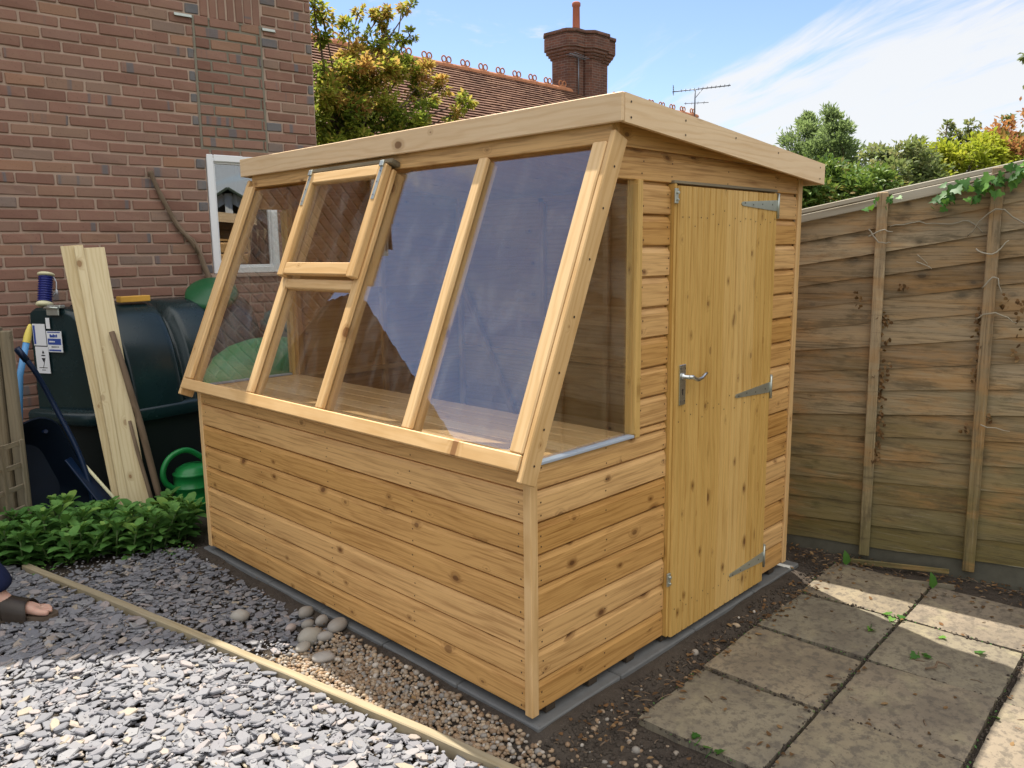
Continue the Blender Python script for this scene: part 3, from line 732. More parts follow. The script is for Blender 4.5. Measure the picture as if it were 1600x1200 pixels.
tg = [(SL, -.1), (SR, -.1), (SR, ZE_R), (SAP, ZAP), (SL, ZE_L)]
def wquad(m, s0, s1, z0, z1, d, mi=0): m.quad([WS(s0, z0, d), WS(s1, z0, d), WS(s1, z1, d), WS(s0, z1, d)], None, mi)
D0 = -.0045
for a, b, c, d in ((SL, WIN[0], -.1, ZE_L), (WIN[0], WIN[1], -.1, WIN[2]), (WIN[0], WIN[1], WIN[3], ZE_L), (WIN[1], SR, -.1, ZE_L)): wquad(m, a, b, c, d, D0)
m.quad([WS(SL, ZE_L, D0), WS(SR, ZE_L, D0), WS(SR, ZE_R, D0), WS(SAP, ZAP, D0)])
for a, b, c, d in ((INF[0]-.004, INF[0]+.012, INF[2], INF[3]), (INF[1]-.012, INF[1]+.004, INF[2], ARCH[2]+.02), (INF[0]-.02, INF[1]+.02, INF[3]-.005, INF[3]+.010)): wquad(m, a, b, c, d, .0005 + rng.uniform(0, .0015), 1)
wquad(m, INF[0], INF[1], INF[2], INF[3], -.0035, 1)
obj('mortar', m, [MORTAR, MORTARG], wall)
for s0, s1, z in ((.175, .300, 3.350), (.832, .935, 3.345)):
    m = M(); m.box(WS((s0+s1)/2, z, .004), (WD, WO, (0, 0, 1)), ((s1-s0)/2, .010, .009), .002); m.box(WS((s0+s1)/2, z-.011, .010), (WD, WO, (0, 0, 1)), ((s1-s0)/2, .012, .002), .0005); obj('lintel_end', m, ZINC, wall)
m = M()                                                       # sides and back of the house
DEP = 7.0
for s, flip in ((SL, 0), (SR, 1)):
    ze = ZE_L if s == SL else ZE_R
    p = [WS(s, -.1, -.10), WS(s, -.1, -DEP), WS(s, ze, -DEP), WS(s, ze, -.10)]
    wc = [(0, 0, 0), (DEP, 0, 0), (DEP, ze, 0), (0, ze, 0)]
    m.quad(p if not flip else p[::-1], wc if not flip else wc[::-1])
m.quad([WS(SR, -.1, -DEP), WS(SL, -.1, -DEP), WS(SL, ZE_L, -DEP), WS(SAP, ZAP, -DEP), WS(SR, ZE_R, -DEP)], [(0, 0, 0), (3.4, 0, 0), (3.4, 3.6, 0), (1.5, 5.9, 0), (0, 4.9, 0)])
obj('side_wall', m, SIDEB, house)
def tile_plane(m, E0, E1, R0, pitch=.11, tw=.17, th=.013, lap=.03, jit=.003, lf=1.9):
    """tiles from the eave E0->E1 up to the ridge point R0 above E0"""
    E0, E1, R0 = Vector(E0), Vector(E1), Vector(R0); u = (E1-E0).normalized(); up = (R0-E0); up = up - u*up.dot(u); H = up.length; up.normalize(); n = u.cross(up)
    if n.z < 0: n = -n
    LU = (E1-E0).length; rows = int(H/pitch)
    for r in range(rows):
        a = r*pitch; x = -(tw/2 if r % 2 else 0)
        while x < LU:
            xa, xb = max(x, 0), min(x+tw, LU); x += tw
            if xb-xa < .02: continue
            j = rng.uniform(-jit, jit); lift = rng.uniform(0, jit)
            b0 = E0 + up*(a+j) + u*(xa+.002); b1 = E0 + up*(a+j) + u*(xb-.002)
            t0 = b0 + up*(pitch+lap); t1 = b1 + up*(pitch+lap); nn = n*(th*lf+lift)
            vs = [b0+nn-n*th, b1+nn-n*th, b1+nn, b0+nn, t0+n*th*.2, t1+n*th*.2]
            m.add(vs, [[0, 1, 2, 3], [3, 2, 5, 4], [0, 3, 4], [1, 5, 2]], None, None)
m = M()
def SWd(s, z, d): return WS(s, z, d)
ov = .12
for (sa, za, sb, zb_) in ((SL-.10, ZE_L-.10, SAP, ZAP+.03), (SR+.06, ZE_R-.05, SAP, ZAP+.03)):
    E0 = SWd(sa, za, ov); E1 = SWd(sa, za, -DEP-.1); R0 = SWd(sb, zb_, ov)
    tile_plane(m, E0, E1, R0, .24, .30, .02, .05)
    m.quad([SWd(sa, za-.02, ov-.02), SWd(sb, zb_-.02, ov-.02), SWd(sb, zb_-.02, -DEP), SWd(sa, za-.02, -DEP)])
rf = obj('roof', m, TILED, house)
m = M()
m.tube([SWd(SAP, ZAP+.03, ov), SWd(SAP, ZAP+.03, -DEP-.1)], .11, 10); obj('ridge', m, TILED, rf)
m = M()
for (sa, za, sb, zb_) in ((SL-.10, ZE_L-.12, SAP, ZAP+.01), (SR+.06, ZE_R-.07, SAP, ZAP+.01)):
    m.beam(SWd(sa, za-.06, ov-.04), SWd(sb, zb_-.06, ov-.04), .14, .02, (0, 0, 1))
obj('bargeboard', m, WHITEP, rf)
# window with white frame
m = M()
fw = .052; d = -.02
a, b, c, e = WIN[0]+.004, WIN[1]-.004, WIN[2]+.004, WIN[3]-.004
for s0, s1, z0, z1 in ((a, a+fw, c, e), (b-fw, b, c, e), (a+fw+.0003, b-fw-.0003, c, c+fw), (a+fw+.0003, b-fw-.0003, e-fw, e)):
    m.box(WS((s0+s1)/2, (z0+z1)/2, -.022), (WD, WO, (0, 0, 1)), ((s1-s0)/2, .030, (z1-z0)/2), .006)
for s0, s1, z0, z1 in ((a+fw, a+fw+.014, c+fw, e-fw), (b-fw-.014, b-fw, c+fw, e-fw), (a+fw+.0143, b-fw-.0143, c+fw, c+fw+.014), (a+fw+.0143, b-fw-.0143, e-fw-.014, e-fw)):
    m.box(WS((s0+s1)/2, (z0+z1)/2, -.030), (WD, WO, (0, 0, 1)), ((s1-s0)/2, .016, (z1-z0)/2), .003)
win = obj('window', m, UPVC, house)
m = M(); m.box(WS((a+b)/2, (c+e)/2, -.034), (WD, WO, (0, 0, 1)), ((b-a)/2-fw+.002, .0015, (e-c)/2-fw+.002), .0002); obj('pane', m, DGLASS, win)
m = M()
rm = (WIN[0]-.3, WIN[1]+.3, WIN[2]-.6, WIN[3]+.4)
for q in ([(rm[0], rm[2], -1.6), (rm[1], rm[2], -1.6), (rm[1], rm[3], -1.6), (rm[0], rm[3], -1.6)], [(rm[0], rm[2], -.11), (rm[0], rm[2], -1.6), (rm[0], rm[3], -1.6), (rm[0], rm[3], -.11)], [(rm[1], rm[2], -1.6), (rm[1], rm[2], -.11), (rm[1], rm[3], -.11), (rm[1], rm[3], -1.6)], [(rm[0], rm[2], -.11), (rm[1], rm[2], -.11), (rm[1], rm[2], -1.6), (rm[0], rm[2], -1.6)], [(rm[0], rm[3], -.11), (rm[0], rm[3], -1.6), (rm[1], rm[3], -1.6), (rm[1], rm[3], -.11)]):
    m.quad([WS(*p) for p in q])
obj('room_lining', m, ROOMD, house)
m = M(); m.box(WS((WIN[0]+WIN[1])/2, WIN[2]-.012, .004), (WD, WO, (0, 0, 1)), ((WIN[1]-WIN[0])/2+.03, .03, .013), .004); obj('sill', m, MORTAR, win)
m = M()
pts = [WS(-.085, 2.235, .03), WS(-.06, 2.16, .03), WS(-.02, 2.06, .028), WS(.03, 1.95, .03), WS(.075, 1.86, .026), WS(.125, 1.79, .03), WS(.18, 1.73, .03), WS(.225, 1.64, .03), WS(.25, 1.55, .032), WS(.275, 1.46, .04), WS(.28, 1.30, .05)]
m.tube(*smooth_path(pts, [.019, .015, .017, .016, .019, .018, .022, .020, .021, .022, .02]), 9)
m.tube([pts[4], pts[4]+Vector((.02, -.01, -.05)), pts[6]+Vector((.0, -.012, .02)), pts[7]+Vector((-.02, -.012, 0))], .010, 7)
tag(obj('dead_climber', m, W_STICK, None, WS(.28, 1.30, .05)), 'thick bare dried climber stem clinging to the brick wall beside the window', 'dead stem')

# ------------------------------------------------------------------ old fence on the other side of the shed door
FA = Vector((2.328, .18, 0)); FD = Vector((.154, -.988, 0)).normalized(); FN = Vector((FD.y, -FD.x, 0))
if FN.x > 0: FN = -FN                                          # towards the slabs
def FP(u, z, d=0.0): return FA + FD*u + FN*d + Vector((0, 0, z))
def ftop(u): return 1.815 + .185*u
def fbot(u): return .06 + .04*u
MOSS = plain('mossy_concrete', (.11, .105, .08), .95, 0, .1, .4, 12, .5)
fence = thing('fence_panel', FP(.9, 0), 'weathered brown overlap fence panel with sloping top beside the stone slabs', 'fence')
NB = 15
m = M()
U0, U1 = -.75, 2.6
for k in range(NB):
    ta, tb = k/NB, (k+1)/NB
    wv = rng.uniform(-.006, .006)
    cols = 90; vs = []; wc = []; off = (rng.uniform(0, 60), rng.uniform(0, 60), rng.uniform(0, 9))
    for i in range(cols+1):
        u = U0 + (U1-U0)*i/cols
        zb = fbot(u) + (ftop(u)-.035-fbot(u))*ta + wv*math.sin(u*2.1+k) + .004*mnoise.noise(Vector((u*3, k*3.1, 0))) + .0022*mnoise.noise(Vector((u*19, k*3.1, 5)))
        zt_ = fbot(u) + (ftop(u)-.035-fbot(u))*tb + .028
        bow = .012*math.sin(u*1.7+k*.9) + .004*mnoise.noise(Vector((u*5, k*1.7, 2)))
        if k == 0: zb += .012*max(0, math.sin((u-.55)*3.2)) if u > .55 else 0
        for z, d in ((zb, .018), (zb, .008), (zt_, .001), (zt_, .007)):
            vs.append(FP(u, z, d + .006 + bow*.4)); wc.append((u+off[0], z+off[1], off[2]))
    fs = []
    for i in range(cols):
        a0, b0 = i*4, (i+1)*4
        fs += [[a0+1, a0, b0, b0+1], [a0, a0+3, b0+3, b0], [a0+3, a0+2, b0+2, b0+3], [a0+2, a0+1, b0+1, b0+2]]
    m.add(vs, fs, wc, None, 0)
obj('boards', m, W_FENCE, fence)
for u in (-.31, .395, .878, 1.36, 1.85, 2.33):
    m = M(); 
    vj = rng.uniform(-.004, .004)
    m.beam(FP(u+.0, fbot(u)-.045, .048), FP(u-.012, ftop(u)+.0+.012, .046), .05, .026, FD, .004, 0, None, .002); obj('batten', m, W_FENCE, fence)
m = M()
m.beam(FP(U0, ftop(U0)+.010, .012), FP(U1, ftop(U1)+.010, .012), .055, .024, FN, .004, 0, .6, .002)
m.beam(FP(U0, ftop(U0)-.028, .046), FP(.37, ftop(.37)-.028, .046), .040, .012, (0, 0, 1), .003); m.beam(FP(.425, ftop(.425)-.028, .047), FP(U1, ftop(U1)-.026, .047), .046, .014, (0, 0, 1), .003)
obj('cap_rail', m, W_CAP, fence)
m = M(); m.beam(FP(-.75, fbot(-.75)-.075, .006), FP(2.6, fbot(2.6)-.075, .006), .17, .024, (0, 0, 1), .004); obj('gravel_board', m, MOSS, fence)
m = M(); m.box(FP(-1.9, .95, .01), (FD, FN, (0, 0, 1)), (1.1, .012, .92), .003)
for u in (-2.9, -2.4, -1.9, -1.4, -.85): m.box(FP(u, .95, .04), (FD, FN, (0, 0, 1)), (.025, .013, .93), .003)
tag(obj('fence_panel', m, W_FENCE, None, FP(-1.9, .03)), 'weathered fence panel hidden behind the back of the shed', 'fence')

# ------------------------------------------------------------------ trellis and post on the other side
TP = Vector((-.675, 3.50, 0))
post = thing('trellis_post', TP, 'weathered square fence post standing left of the oil tank', 'post')
ta = Vector((-.70, -.35, 0)).normalized(); tb = Vector((.35, -.70, 0)).normalized()
m = M(); m.box(TP + Vector((.012, 0, .60)), ((.72, -.69, 0), (.69, .72, 0), (0, 0, 1)), (.048, .045, .655), .006, 0, .3, .003); obj('post', m, W_OLD, post)
m = M(); m.box(TP + Vector((.068, -.062, .58)), ((.72, -.69, 0), (.69, .72, 0), (0, 0, 1)), (.030, .020, .655), .005, 0, .55, .003); obj('cover_strip', m, W_OLD, post)
m = M()
tr0 = TP + Vector((.075, -.10, 0)); td = Vector((-.80, -.60, 0)).normalized(); tn = Vector((.6, -.8, 0))
for k in range(6): m.beam(tr0 + td*(.015+k*.15) + Vector((0, 0, .02)) + tn*.012, tr0 + td*(.015+k*.15) + Vector((0, 0, .62)) + tn*.012, .028, .012, td, .002)
for k in range(5): m.beam(tr0 + Vector((0, 0, .10+k*.125)), tr0 + td*.85 + Vector((0, 0, .10+k*.125)), .028, .012, (0, 0, 1), .002)
tag(obj('trellis', m, W_OLD, None, tr0 + td*.4), 'low grey wooden trellis leaning against the fence post', 'trellis')

# ------------------------------------------------------------------ house beyond with the big chimney
RY = 14.8
far = thing('tiled_house', (16, RY, 0), 'house beyond with clay tiled roof, crested ridge and brick chimney', 'house')
m = M()
XA, XB, ZR, ZE, YE = 3.0, 24.6, 6.40, 2.6, RY-4.4
tile_plane(m, (6.0, YE, ZE), (XB, YE, ZE), (6.0, RY, ZR), .125, .19, .022, .03, .006, 2.1)
m.quad([(6.0, YE, ZE-.03), (XB, YE, ZE-.03), (XB, RY, ZR-.03), (6.0, RY, ZR-.03)]); m.quad([(6.0, RY+4.4, ZE), (XB, RY+4.4, ZE), (XB, RY, ZR-.03), (6.0, RY, ZR-.03)])
rf = obj('roof', m, TILE, far)
m = M()
x = 6.0
while x < XB:
    m.prism([(.13*math.cos(t), .13*math.sin(t)-.05) for t in (0, .6, 1.2, 1.57, 1.94, 2.54, 3.14)], (x, RY, ZR), (0, 1, 0), (0, 0, 1), (1, 0, 0), .43); x += .44
x = 6.1
while x < XB:
    for dx in (0, .17):
        ring = [(x+dx+.075*math.cos(t*math.pi/8), RY, ZR+.165+.075*math.sin(t*math.pi/8)) for t in range(17)]
        m.tube(ring, .020, 6, 0, None, False)
    m.bx(x-.05, x+.22, RY-.02, RY+.02, ZR+.05, ZR+.10, .004); x += .66
obj('crested_ridge', m, RIDGE, rf)
m = M()
for p in ([(6.2, YE+.3, -.1), (XB-.2, YE+.3, -.1), (XB-.2, YE+.3, ZE), (6.2, YE+.3, ZE)], [(6.2, RY+4.1, -.1), (6.2, YE+.3, -.1), (6.2, YE+.3, ZE), (6.2, RY, ZR-.05), (6.2, RY+4.1, ZE)], [(XB-.2, YE+.3, -.1), (XB-.2, RY+4.1, -.1), (XB-.2, RY+4.1, ZE), (XB-.2, RY, ZR-.05), (XB-.2, YE+.3, ZE)]):
    m.quad(p, [(q[0]+q[1], q[2], 0) for q in p])
obj('wall', m, CHIMB, far)
# chimney stack of three clustered shafts
CX, CY = 18.55, 15.1
cd = Vector((.78, -.62, 0)); ce = Vector((.62, .78, 0))
m = M()
def stack(c, hw, hd, z0, z1):
    c = Vector(c); pts = []
    ch = min(hw, hd)*.38
    loc = [(-hw+ch, -hd), (hw-ch, -hd), (hw, -hd+ch), (hw, hd-ch), (hw-ch, hd), (-hw+ch, hd), (-hw, hd-ch), (-hw, -hd+ch)]
    P2 = [c + Vector((a, b, 0)) for a, b in loc]; acc = rng.uniform(0, 3)
    for i in range(8):
        a, b = P2[i], P2[(i+1) % 8]; l = (b-a).length
        m.quad([a+Vector((0, 0, z0)), b+Vector((0, 0, z0)), b+Vector((0, 0, z1)), a+Vector((0, 0, z1))], [(acc, z0, 0), (acc+l, z0, 0), (acc+l, z1, 0), (acc, z1, 0)]); acc += l
    m.quad([p+Vector((0, 0, z1)) for p in P2], [(0, 0, 0)]*8); m.quad([p+Vector((0, 0, z0)) for p in P2[::-1]], [(0, 0, 0)]*8)
cs = [(CX-.55, CY, 0), (CX+.06, CY-.15, 0), (CX+.62, CY-.02, 0)]
for c, hw, hd in zip(cs, (.36, .37, .36), (.44, .50, .44)):
    stack(c, hw, hd, 4.5, 7.38)
    for k, (z, e) in enumerate(((7.38, .05), (7.46, .10), (7.54, .16), (7.64, .21), (7.98, .17), (8.05, .23))): 
        stack(c, hw+e, hd+e, z, (7.46, 7.54, 7.64, 7.98, 8.05, 8.13)[k])
    stack(c, hw+.04, hd+.04, 6.1, 6.28)
ch = obj('chimney', m, CHIMB, far)
for (x, y, h, r, mt) in ((CX-.26, CY-.1, .95, .125, POT), (CX+.28, CY-.1, .22, .075, LEAD), (CX+.72, CY-.05, .17, .15, POT), (CX-.66, CY, .13, .13, POT)):
    m = M(); m.lathe([(0, -.02), (r*1.1, -.02), (r*1.05, h*.12), (r*.92, h*.2), (r*.86, h*.85), (r*1.05, h*.88), (r*1.05, h*.97), (r*.8, h), (r*.7, h*.9), (0, h*.85)], (x, y, 8.13), (0, 0, 1), 16); obj('chimney_pot', m, mt, ch)
m = M()
m.tube([(CX-.62, CY-.49, 6.3), (CX-.62, CY-.49, 7.35)], .02, 6); m.tube([(CX-1.15, CY-.6, 7.38), (CX-.45, CY-.6, 7.30)], .014, 6)
for k in range(6): m.tube([(CX-1.1+k*.12, CY-.8, 7.375-k*.013), (CX-1.1+k*.12, CY-.4, 7.375-k*.013)], .008, 5)
obj('aerial', m, ALU, ch)
# television aerial on the far end of that roof
A = CAM + Vector((.85, .527, 0))*29; A.z = 0
m = M(); zt = CAM.z + .182*29
m.tube([(A.x, A.y, 5.9), (A.x, A.y, zt)], .025, 6)
bd = Vector((.53, -.85, 0))
m.tube([Vector((A.x, A.y, zt)) - bd*.75 + Vector((0, 0, -.05)), Vector((A.x, A.y, zt)) + bd*1.15 + Vector((0, 0, .06))], .018, 6)
for k in range(12):
    c = Vector((A.x, A.y, zt)) + bd*(-.45+k*.14) + Vector((0, 0, -.03+k*.0085)); m.tube([c - Vector((.3, .2, 0))*.6, c + Vector((.3, .2, 0))*.6], .010, 5)
c = Vector((A.x, A.y, zt)) - bd*.72
for dz in (-.12, -.06, 0, .06, .12): m.tube([c + Vector((-.2, -.12, dz)), c + Vector((.2, .12, dz))], .012, 5)
c = Vector((A.x, A.y, zt-.45)); m.tube([c - bd*.35, c + bd*.45], .012, 5)
for k in range(4): m.tube([c + bd*(-.3+k*.2) - Vector((.2, .13, 0)), c + bd*(-.3+k*.2) + Vector((.2, .13, 0))], .008, 5)
m.tube([(A.x, A.y, zt-.3), Vector((A.x, A.y, zt)) + bd*.25], .012, 5)
obj('roof_aerial', m, ALU, far)

# ------------------------------------------------------------------ buildings that only the glass shows
ro = thing('tiled_cottage', (-4.2, 6.6, 0), 'brown tiled cottage beside the brick house, mirrored in the sloping shed glazing', 'cottage')
m = M()
e0, e1 = Vector((-7.2, 4.6, 2.0)), Vector((-2.9, 8.9, 2.0)); upv = Vector((-1.6, 1.6, 2.6))
e1 = Vector((-2.3, 9.5, 2.0))
ap = Vector((-4.1, 8.2, 4.75))
# hipped slope facing the garden
def tri_tiles(m, E0, E1, AP, pitch=.10):
    E0, E1, AP = Vector(E0), Vector(E1), Vector(AP); u = (E1-E0).normalized(); H0 = AP-E0; s_ap = H0.dot(u); up = H0-u*s_ap; H = up.length; up.normalize(); n = u.cross(up); n = n if n.z > 0 else -n; LU = (E1-E0).length
    for r in range(int(H/pitch)):
        f = r*pitch/H; xa, xb = s_ap*f, LU + (s_ap-LU)*f; x = xa; f2 = min(1, f+pitch/H); xa2, xb2 = s_ap*f2, LU + (s_ap-LU)*f2
        while x < xb:
            x2 = min(x+.17, xb); b0 = E0 + u*x + up*(r*pitch); b1 = E0 + u*(x2-.003) + up*(r*pitch)
            q0 = E0 + u*min(max(x, xa2), xb2) + up*((r+1)*pitch+.02); q1 = E0 + u*max(min(x2-.003, xb2), xa2) + up*((r+1)*pitch+.02); vs = [b0, b1, b1+n*.034, b0+n*.034, q0+n*.004, q1+n*.004]; m.add(vs, [[0, 1, 2, 3], [3, 2, 5, 4]], None, None); x = x2
tri_tiles(m, (-8.3, 3.6, 1.5), (-1.9, 9.6, 1.5), (-3.05, 7.3, 4.35))
m.add([(-8.3, 3.6, 1.48), (-1.9, 9.6, 1.48), (-3.05, 7.3, 4.33), (-6, 10, 4.3), (-10.5, 6.5, 1.48)], [[0, 1, 2], [2, 3, 4, 0], [1, 3, 2]])
rr = obj('roof', m, TILED, ro)
m = M(); p = [(-8.0, 3.8, -.1), (-2.1, 9.4, -.1), (-2.1, 9.4, 1.5), (-8.0, 3.8, 1.5)]; m.quad(p, [(0, 0, 0), (8, 0, 0), (8, 1.5, 0), (0, 1.5, 0)])
p = [(-10.3, 6.5, -.1), (-8.0, 3.8, -.1), (-8.0, 3.8, 1.5), (-10.3, 6.5, 1.5)]; m.quad(p, [(0, 0, 0), (3.5, 0, 0), (3.5, 1.5, 0), (0, 1.5, 0)]); obj('wall', m, SIDEB, ro)
sh = thing('garden_shed', (3.6, -3.2, 0), 'dark boarded garden shed with white gable boards, mirrored in the house window', 'shed')
gc = Vector((3.15, -3.1, 0)); gu = Vector((.965, .26, 0)); gn = Vector((-.26, .965, 0))
m = M()
m.prism([(-1.0, 0), (1.0, 0), (1.0, 2.0), (0, 2.62), (-1.0, 2.0)], gc - gn*2.2, gu, (0, 0, 1), gn, 2.2); obj('wall', m, DARKB, sh)
m = M()
for s in (-1, 1):
    m.beam(gc + gu*(s*1.2) + gn*(-1.0) + Vector((0, 0, 1.93)), gc + gn*(-1.0) + Vector((0, 0, 2.70)), 2.5, .04, gn, .004)
obj('roof', m, FELT, sh)
m = M()
for s in (-1, 1): m.beam(gc + gu*(s*1.12) + gn*.10 + Vector((0, 0, 1.86)), gc + gu*(s*.05) + gn*.10 + Vector((0, 0, 2.56)), .17, .025, (0, 0, 1), .004)
m.box(gc + gn*.125 + Vector((0, 0, 2.42)), (gu, gn, (0, 0, 1)), (.06, .012, .20), .004)
obj('bargeboard', m, WHITEP, sh)
m = M(); m.box(gc + gu*(-.35) + gn*.03 + Vector((0, 0, .95)), (gu, gn, (0, 0, 1)), (.12, .02, .85), .004); obj('white_board', m, WHITEP, sh)
# ------------------------------------------------------------------ oil tank and the things around it
TD = Vector((.988, .155, 0)).normalized(); TO = Vector((.155, -.988, 0)).normalized(); T0 = Vector((-.308, 4.15, 0))
def TK(s, d, z): return T0 + TD*s + TO*(d*.84) + Vector((0, 0, z))  # s along the tank from its left end, d towards the garden
TLEN = 1.50
tank = thing('oil_tank', TK(.75, .4, 0), 'dark green plastic oil tank with moulded ribs against the brick wall', 'oil tank')
prof = [(.745, .655), (.742, .72), (.728, .82), (.70, .93), (.655, 1.05), (.595, 1.155), (.53, 1.235), (.46, 1.29), (.38, 1.318), (.28, 1.328), (.10, 1.328), (.06, 1.31), (.05, 1.2), (.05, .655)]
def loft(m, secs, mi=0, caps=True):
    n = len(secs[0]); vs = [p for s in secs for p in s]; fs = []
    for i in range(len(secs)-1):
        for k in range(n-1): fs.append([i*n+k, i*n+k+1, (i+1)*n+k+1, (i+1)*n+k])
    m.add(vs, fs, None, .5, mi, True)
    if caps: m.add(secs[0], [list(range(n))], None, .5, mi); m.add(secs[-1], [list(range(n))[::-1]], None, .5, mi)
def tsec(s, fd, dz, fz=1): return [TK(s + .30*(d-.05)*max(0, 1-s/.40), .05+(d-.05)*fd, .655+(z-.655)*fz+dz*max(0, (z-.655)/.67)) for d, z in prof]
m = M()
S_ = [(0, .82, -.03), (.015, .86, -.012), (.06, .90, -.01), (.12, .93, -.01), (.15, .95, -.01), (.195, .86, -.07), (.235, .865, -.07), (.245, .985, -.005), (.265, 1, 0), (.30, 1.005, .004), (.62, 1.005, .004), (.655, 1, 0), (.675, .985, -.008), (.685, .865, -.075), (.745, .865, -.075), (.755, .985, -.008), (.775, 1, 0), (.80, 1.005, .004), (1.04, 1.005, .004), (1.07, 1, 0), (1.085, .985, -.008), (1.095, .865, -.075), (1.155, .865, -.075), (1.165, .985, -.008), (1.185, 1, 0), (1.32, 1.0, 0), (1.40, .92, -.01), (1.47, .78, -.015), (1.495, .70, -.03)]
loft(m, [tsec(*q) for q in S_])
obj('upper_shell', m, TANK, tank)
def plan(off, z):
    fr = [(-.01, .05), (.06, .30), (.13, .50), (.20, .64), (.28, .70), (.38, .72), (TLEN-.30, .72), (TLEN-.2, .69), (TLEN-.10, .60), (TLEN-.03, .5), (TLEN, .42), (TLEN, .05)]
    c = (TLEN/2, .35); out = []
    for s, d in fr:
        v = Vector((s-c[0], d-c[1])); l = v.length; v = v*(1+off/l); out.append(TK(c[0]+v.x, max(.03, c[1]+v.y), z))
    return out
m = M(); loft(m, [plan(o, z) for o, z in ((.012, .665), (.045, .655), (.058, .635), (.058, .58), (.045, .565), (.0, .56))], 0, False); m.add(plan(.02, .662), [list(range(12))], None, .5); obj('rim', m, TANK, tank)
m = M(); loft(m, [plan(o, z) for o, z in ((-.0, .57), (-.012, .5), (-.03, .25), (-.05, -.02))], 0, False); obj('bund', m, BUND, tank)
m = M()
TF = (TO + TD*.30).normalized(); TN = Vector((TF.y, -TF.x, 0))
if TN.x > 0: TN = -TN
def TL(d, z, e=0.0): return TK(.30*(d-.05), d, z) + TN*e
m.box(TL(.27, 1.325, -.02), (TN, TF, (0, 0, 1)), (.022, .055, .010), .004); m.box(TL(.27, 1.295, .006), (TN, TF, (0, 0, 1)), (.006, .05, .024), .003); m.tube([TL(.21, 1.318, .015), TL(.27, 1.322, .022), TL(.33, 1.318, .015)], .008, 8)
obj('latch', m, ZINC, tank)
def lab(d0, d1, z0, z1, e=.003, mi=0): return (TL((d0+d1)/2, (z0+z1)/2, .0012+e/2), (TF, (0, 0, 1), TN), (abs(d1-d0)/2*1.04, (z1-z0)/2, e/2))
m = M()
for q in ((.075, .175, 1.075, 1.215), (.08, .185, .895, 1.068), (.195, .225, 1.185, 1.255)): c, a, h = lab(*q); m.box(c, a, h, .0004, 0)
def mark(m, d0, d1, z0, z1, mi): c, a, h = lab(d0, d1, z0, z1, .0045); m.box(c, a, h, .0003, mi)
mark(m, .076, .088, 1.085, 1.205, 1)
def tri_mark(m, dc, z, w_, up, mi): m.add([TL(dc-w_/2, z if up else z+w_, .006), TL(dc+w_/2, z if up else z+w_, .006), TL(dc, z+w_ if up else z, .006)], [[0, 1, 2]], None, .5, mi)
tri_mark(m, .145, 1.025, .022, True, 2); tri_mark(m, .142, .965, .030, False, 2)
for z, a, b in ((1.008, .125, .160), (1.012, .13, .155), (.93, .10, .165), (.915, .12, .15)): mark(m, a, b, z, z+.004, 2)
m.tube([TL(.16, .998, .005), TL(.135, .935, .005)], .0018, 5, 2)
obj('warning_sticker', m, [LABELW, LABELB, LABELK], tank)
m = M(); c, a, h = lab(.195, .315, 1.035, 1.17); m.box(c, a, h, .0004, 0)
mark(m, .203, .307, 1.083, 1.122, 1); mark(m, .208, .302, 1.042, 1.052, 1); mark(m, .205, .305, 1.160, 1.166, 1)
for k in range(6): mark(m, .218+k*.014, .228+k*.014, 1.130, 1.130+rng.uniform(.010, .020), 1)
for k in range(7): mark(m, .210+k*.013, .220+k*.013, 1.098, 1.107, 0)
for k in range(5): mark(m, .225+k*.014, .235+k*.014, 1.066, 1.072, 2)
for c_ in (): pass
obj('blue_sticker', m, [LABELW, LABELB, LABELK], tank)
m = M(); c = TK(.60, .38, 1.33)
m.box(TK(.54, .40, 1.352), (TD, TO, (0, 0, 1)), (.105, .03, .020), .004, 0); m.lathe([(0, .0), (.014, 0), (.014, .003), (0, .003)], TK(.607, .4305, 1.352), TO, 14, 1); m.lathe([(0, .0), (.010, 0), (.010, .003), (0, .003)], TK(.627, .4305, 1.352), TO, 14, 1)
tag(obj('spirit_level', m, [AMBER, ORANGE], None, TK(.565, .40, 1.332)), 'short yellow block with orange end marks lying on top of the oil tank', 'spirit level')
# ribbed blue tube standing behind the tank's corner
rt = thing('ribbed_tube', TK(.08, .10, 1.325), 'navy blue ribbed plastic tube with cream ends standing on the oil tank corner', 'tube')
b0, b1 = TK(.08, .10, 1.322), TK(.125, .06, 1.525); ax = (b1-b0)
m = M(); pr = []
for k in range(11): z = .03+k*.0155; pr += [(.036, z), (.044, z+.004), (.044, z+.008), (.036, z+.0125)]
m.lathe(pr, b0, ax, 16); obj('bellows', m, NAVYP, rt)
m = M(); m.lathe([(0, .0), (.042, 0), (.052, .008), (.050, .022), (.036, .034), (0, .034)], b0, ax, 16); obj('end_cap', m, CREAM, rt)
m = M(); m.lathe([(0, .200), (.038, .200), (.050, .206), (.050, .216), (.040, .222), (0, .222)], b0, ax, 16); obj('end_cap', m, CREAM, rt)
m = M(); m.tube([b1+WD*.035, b1+WD*.055+Vector((0, 0, -.05)), b1+WD*.05+Vector((0, 0, -.11)), b1+WD*.02+Vector((0, 0, -.15))], .004, 6); m.lathe([(0, 0), (.008, 0), (.008, .03), (0, .03)], b1+WD*.05+Vector((0, 0, -.13)), (0, 0, 1), 8); obj('cord', m, LABELW, rt)
# lid leaning behind the tank
m = M(); m.lathe([(r_*.60, z_*.8) for r_, z_ in [(0, .085), (.06, .085), (.10, .075), (.19, .06), (.27, .035), (.295, .022), (.305, .0), (.315, -.035), (.305, -.035), (.296, .0), (.26, .02), (0, .06)]], Vector((.865, 3.99, 1.36)), (-.30, -.42, .80), 36)
tag(obj('bin_lid', m, LIDG, None, (.90, 3.99, 1.30)), 'round dark green plastic lid propped behind the tank under the window', 'lid')
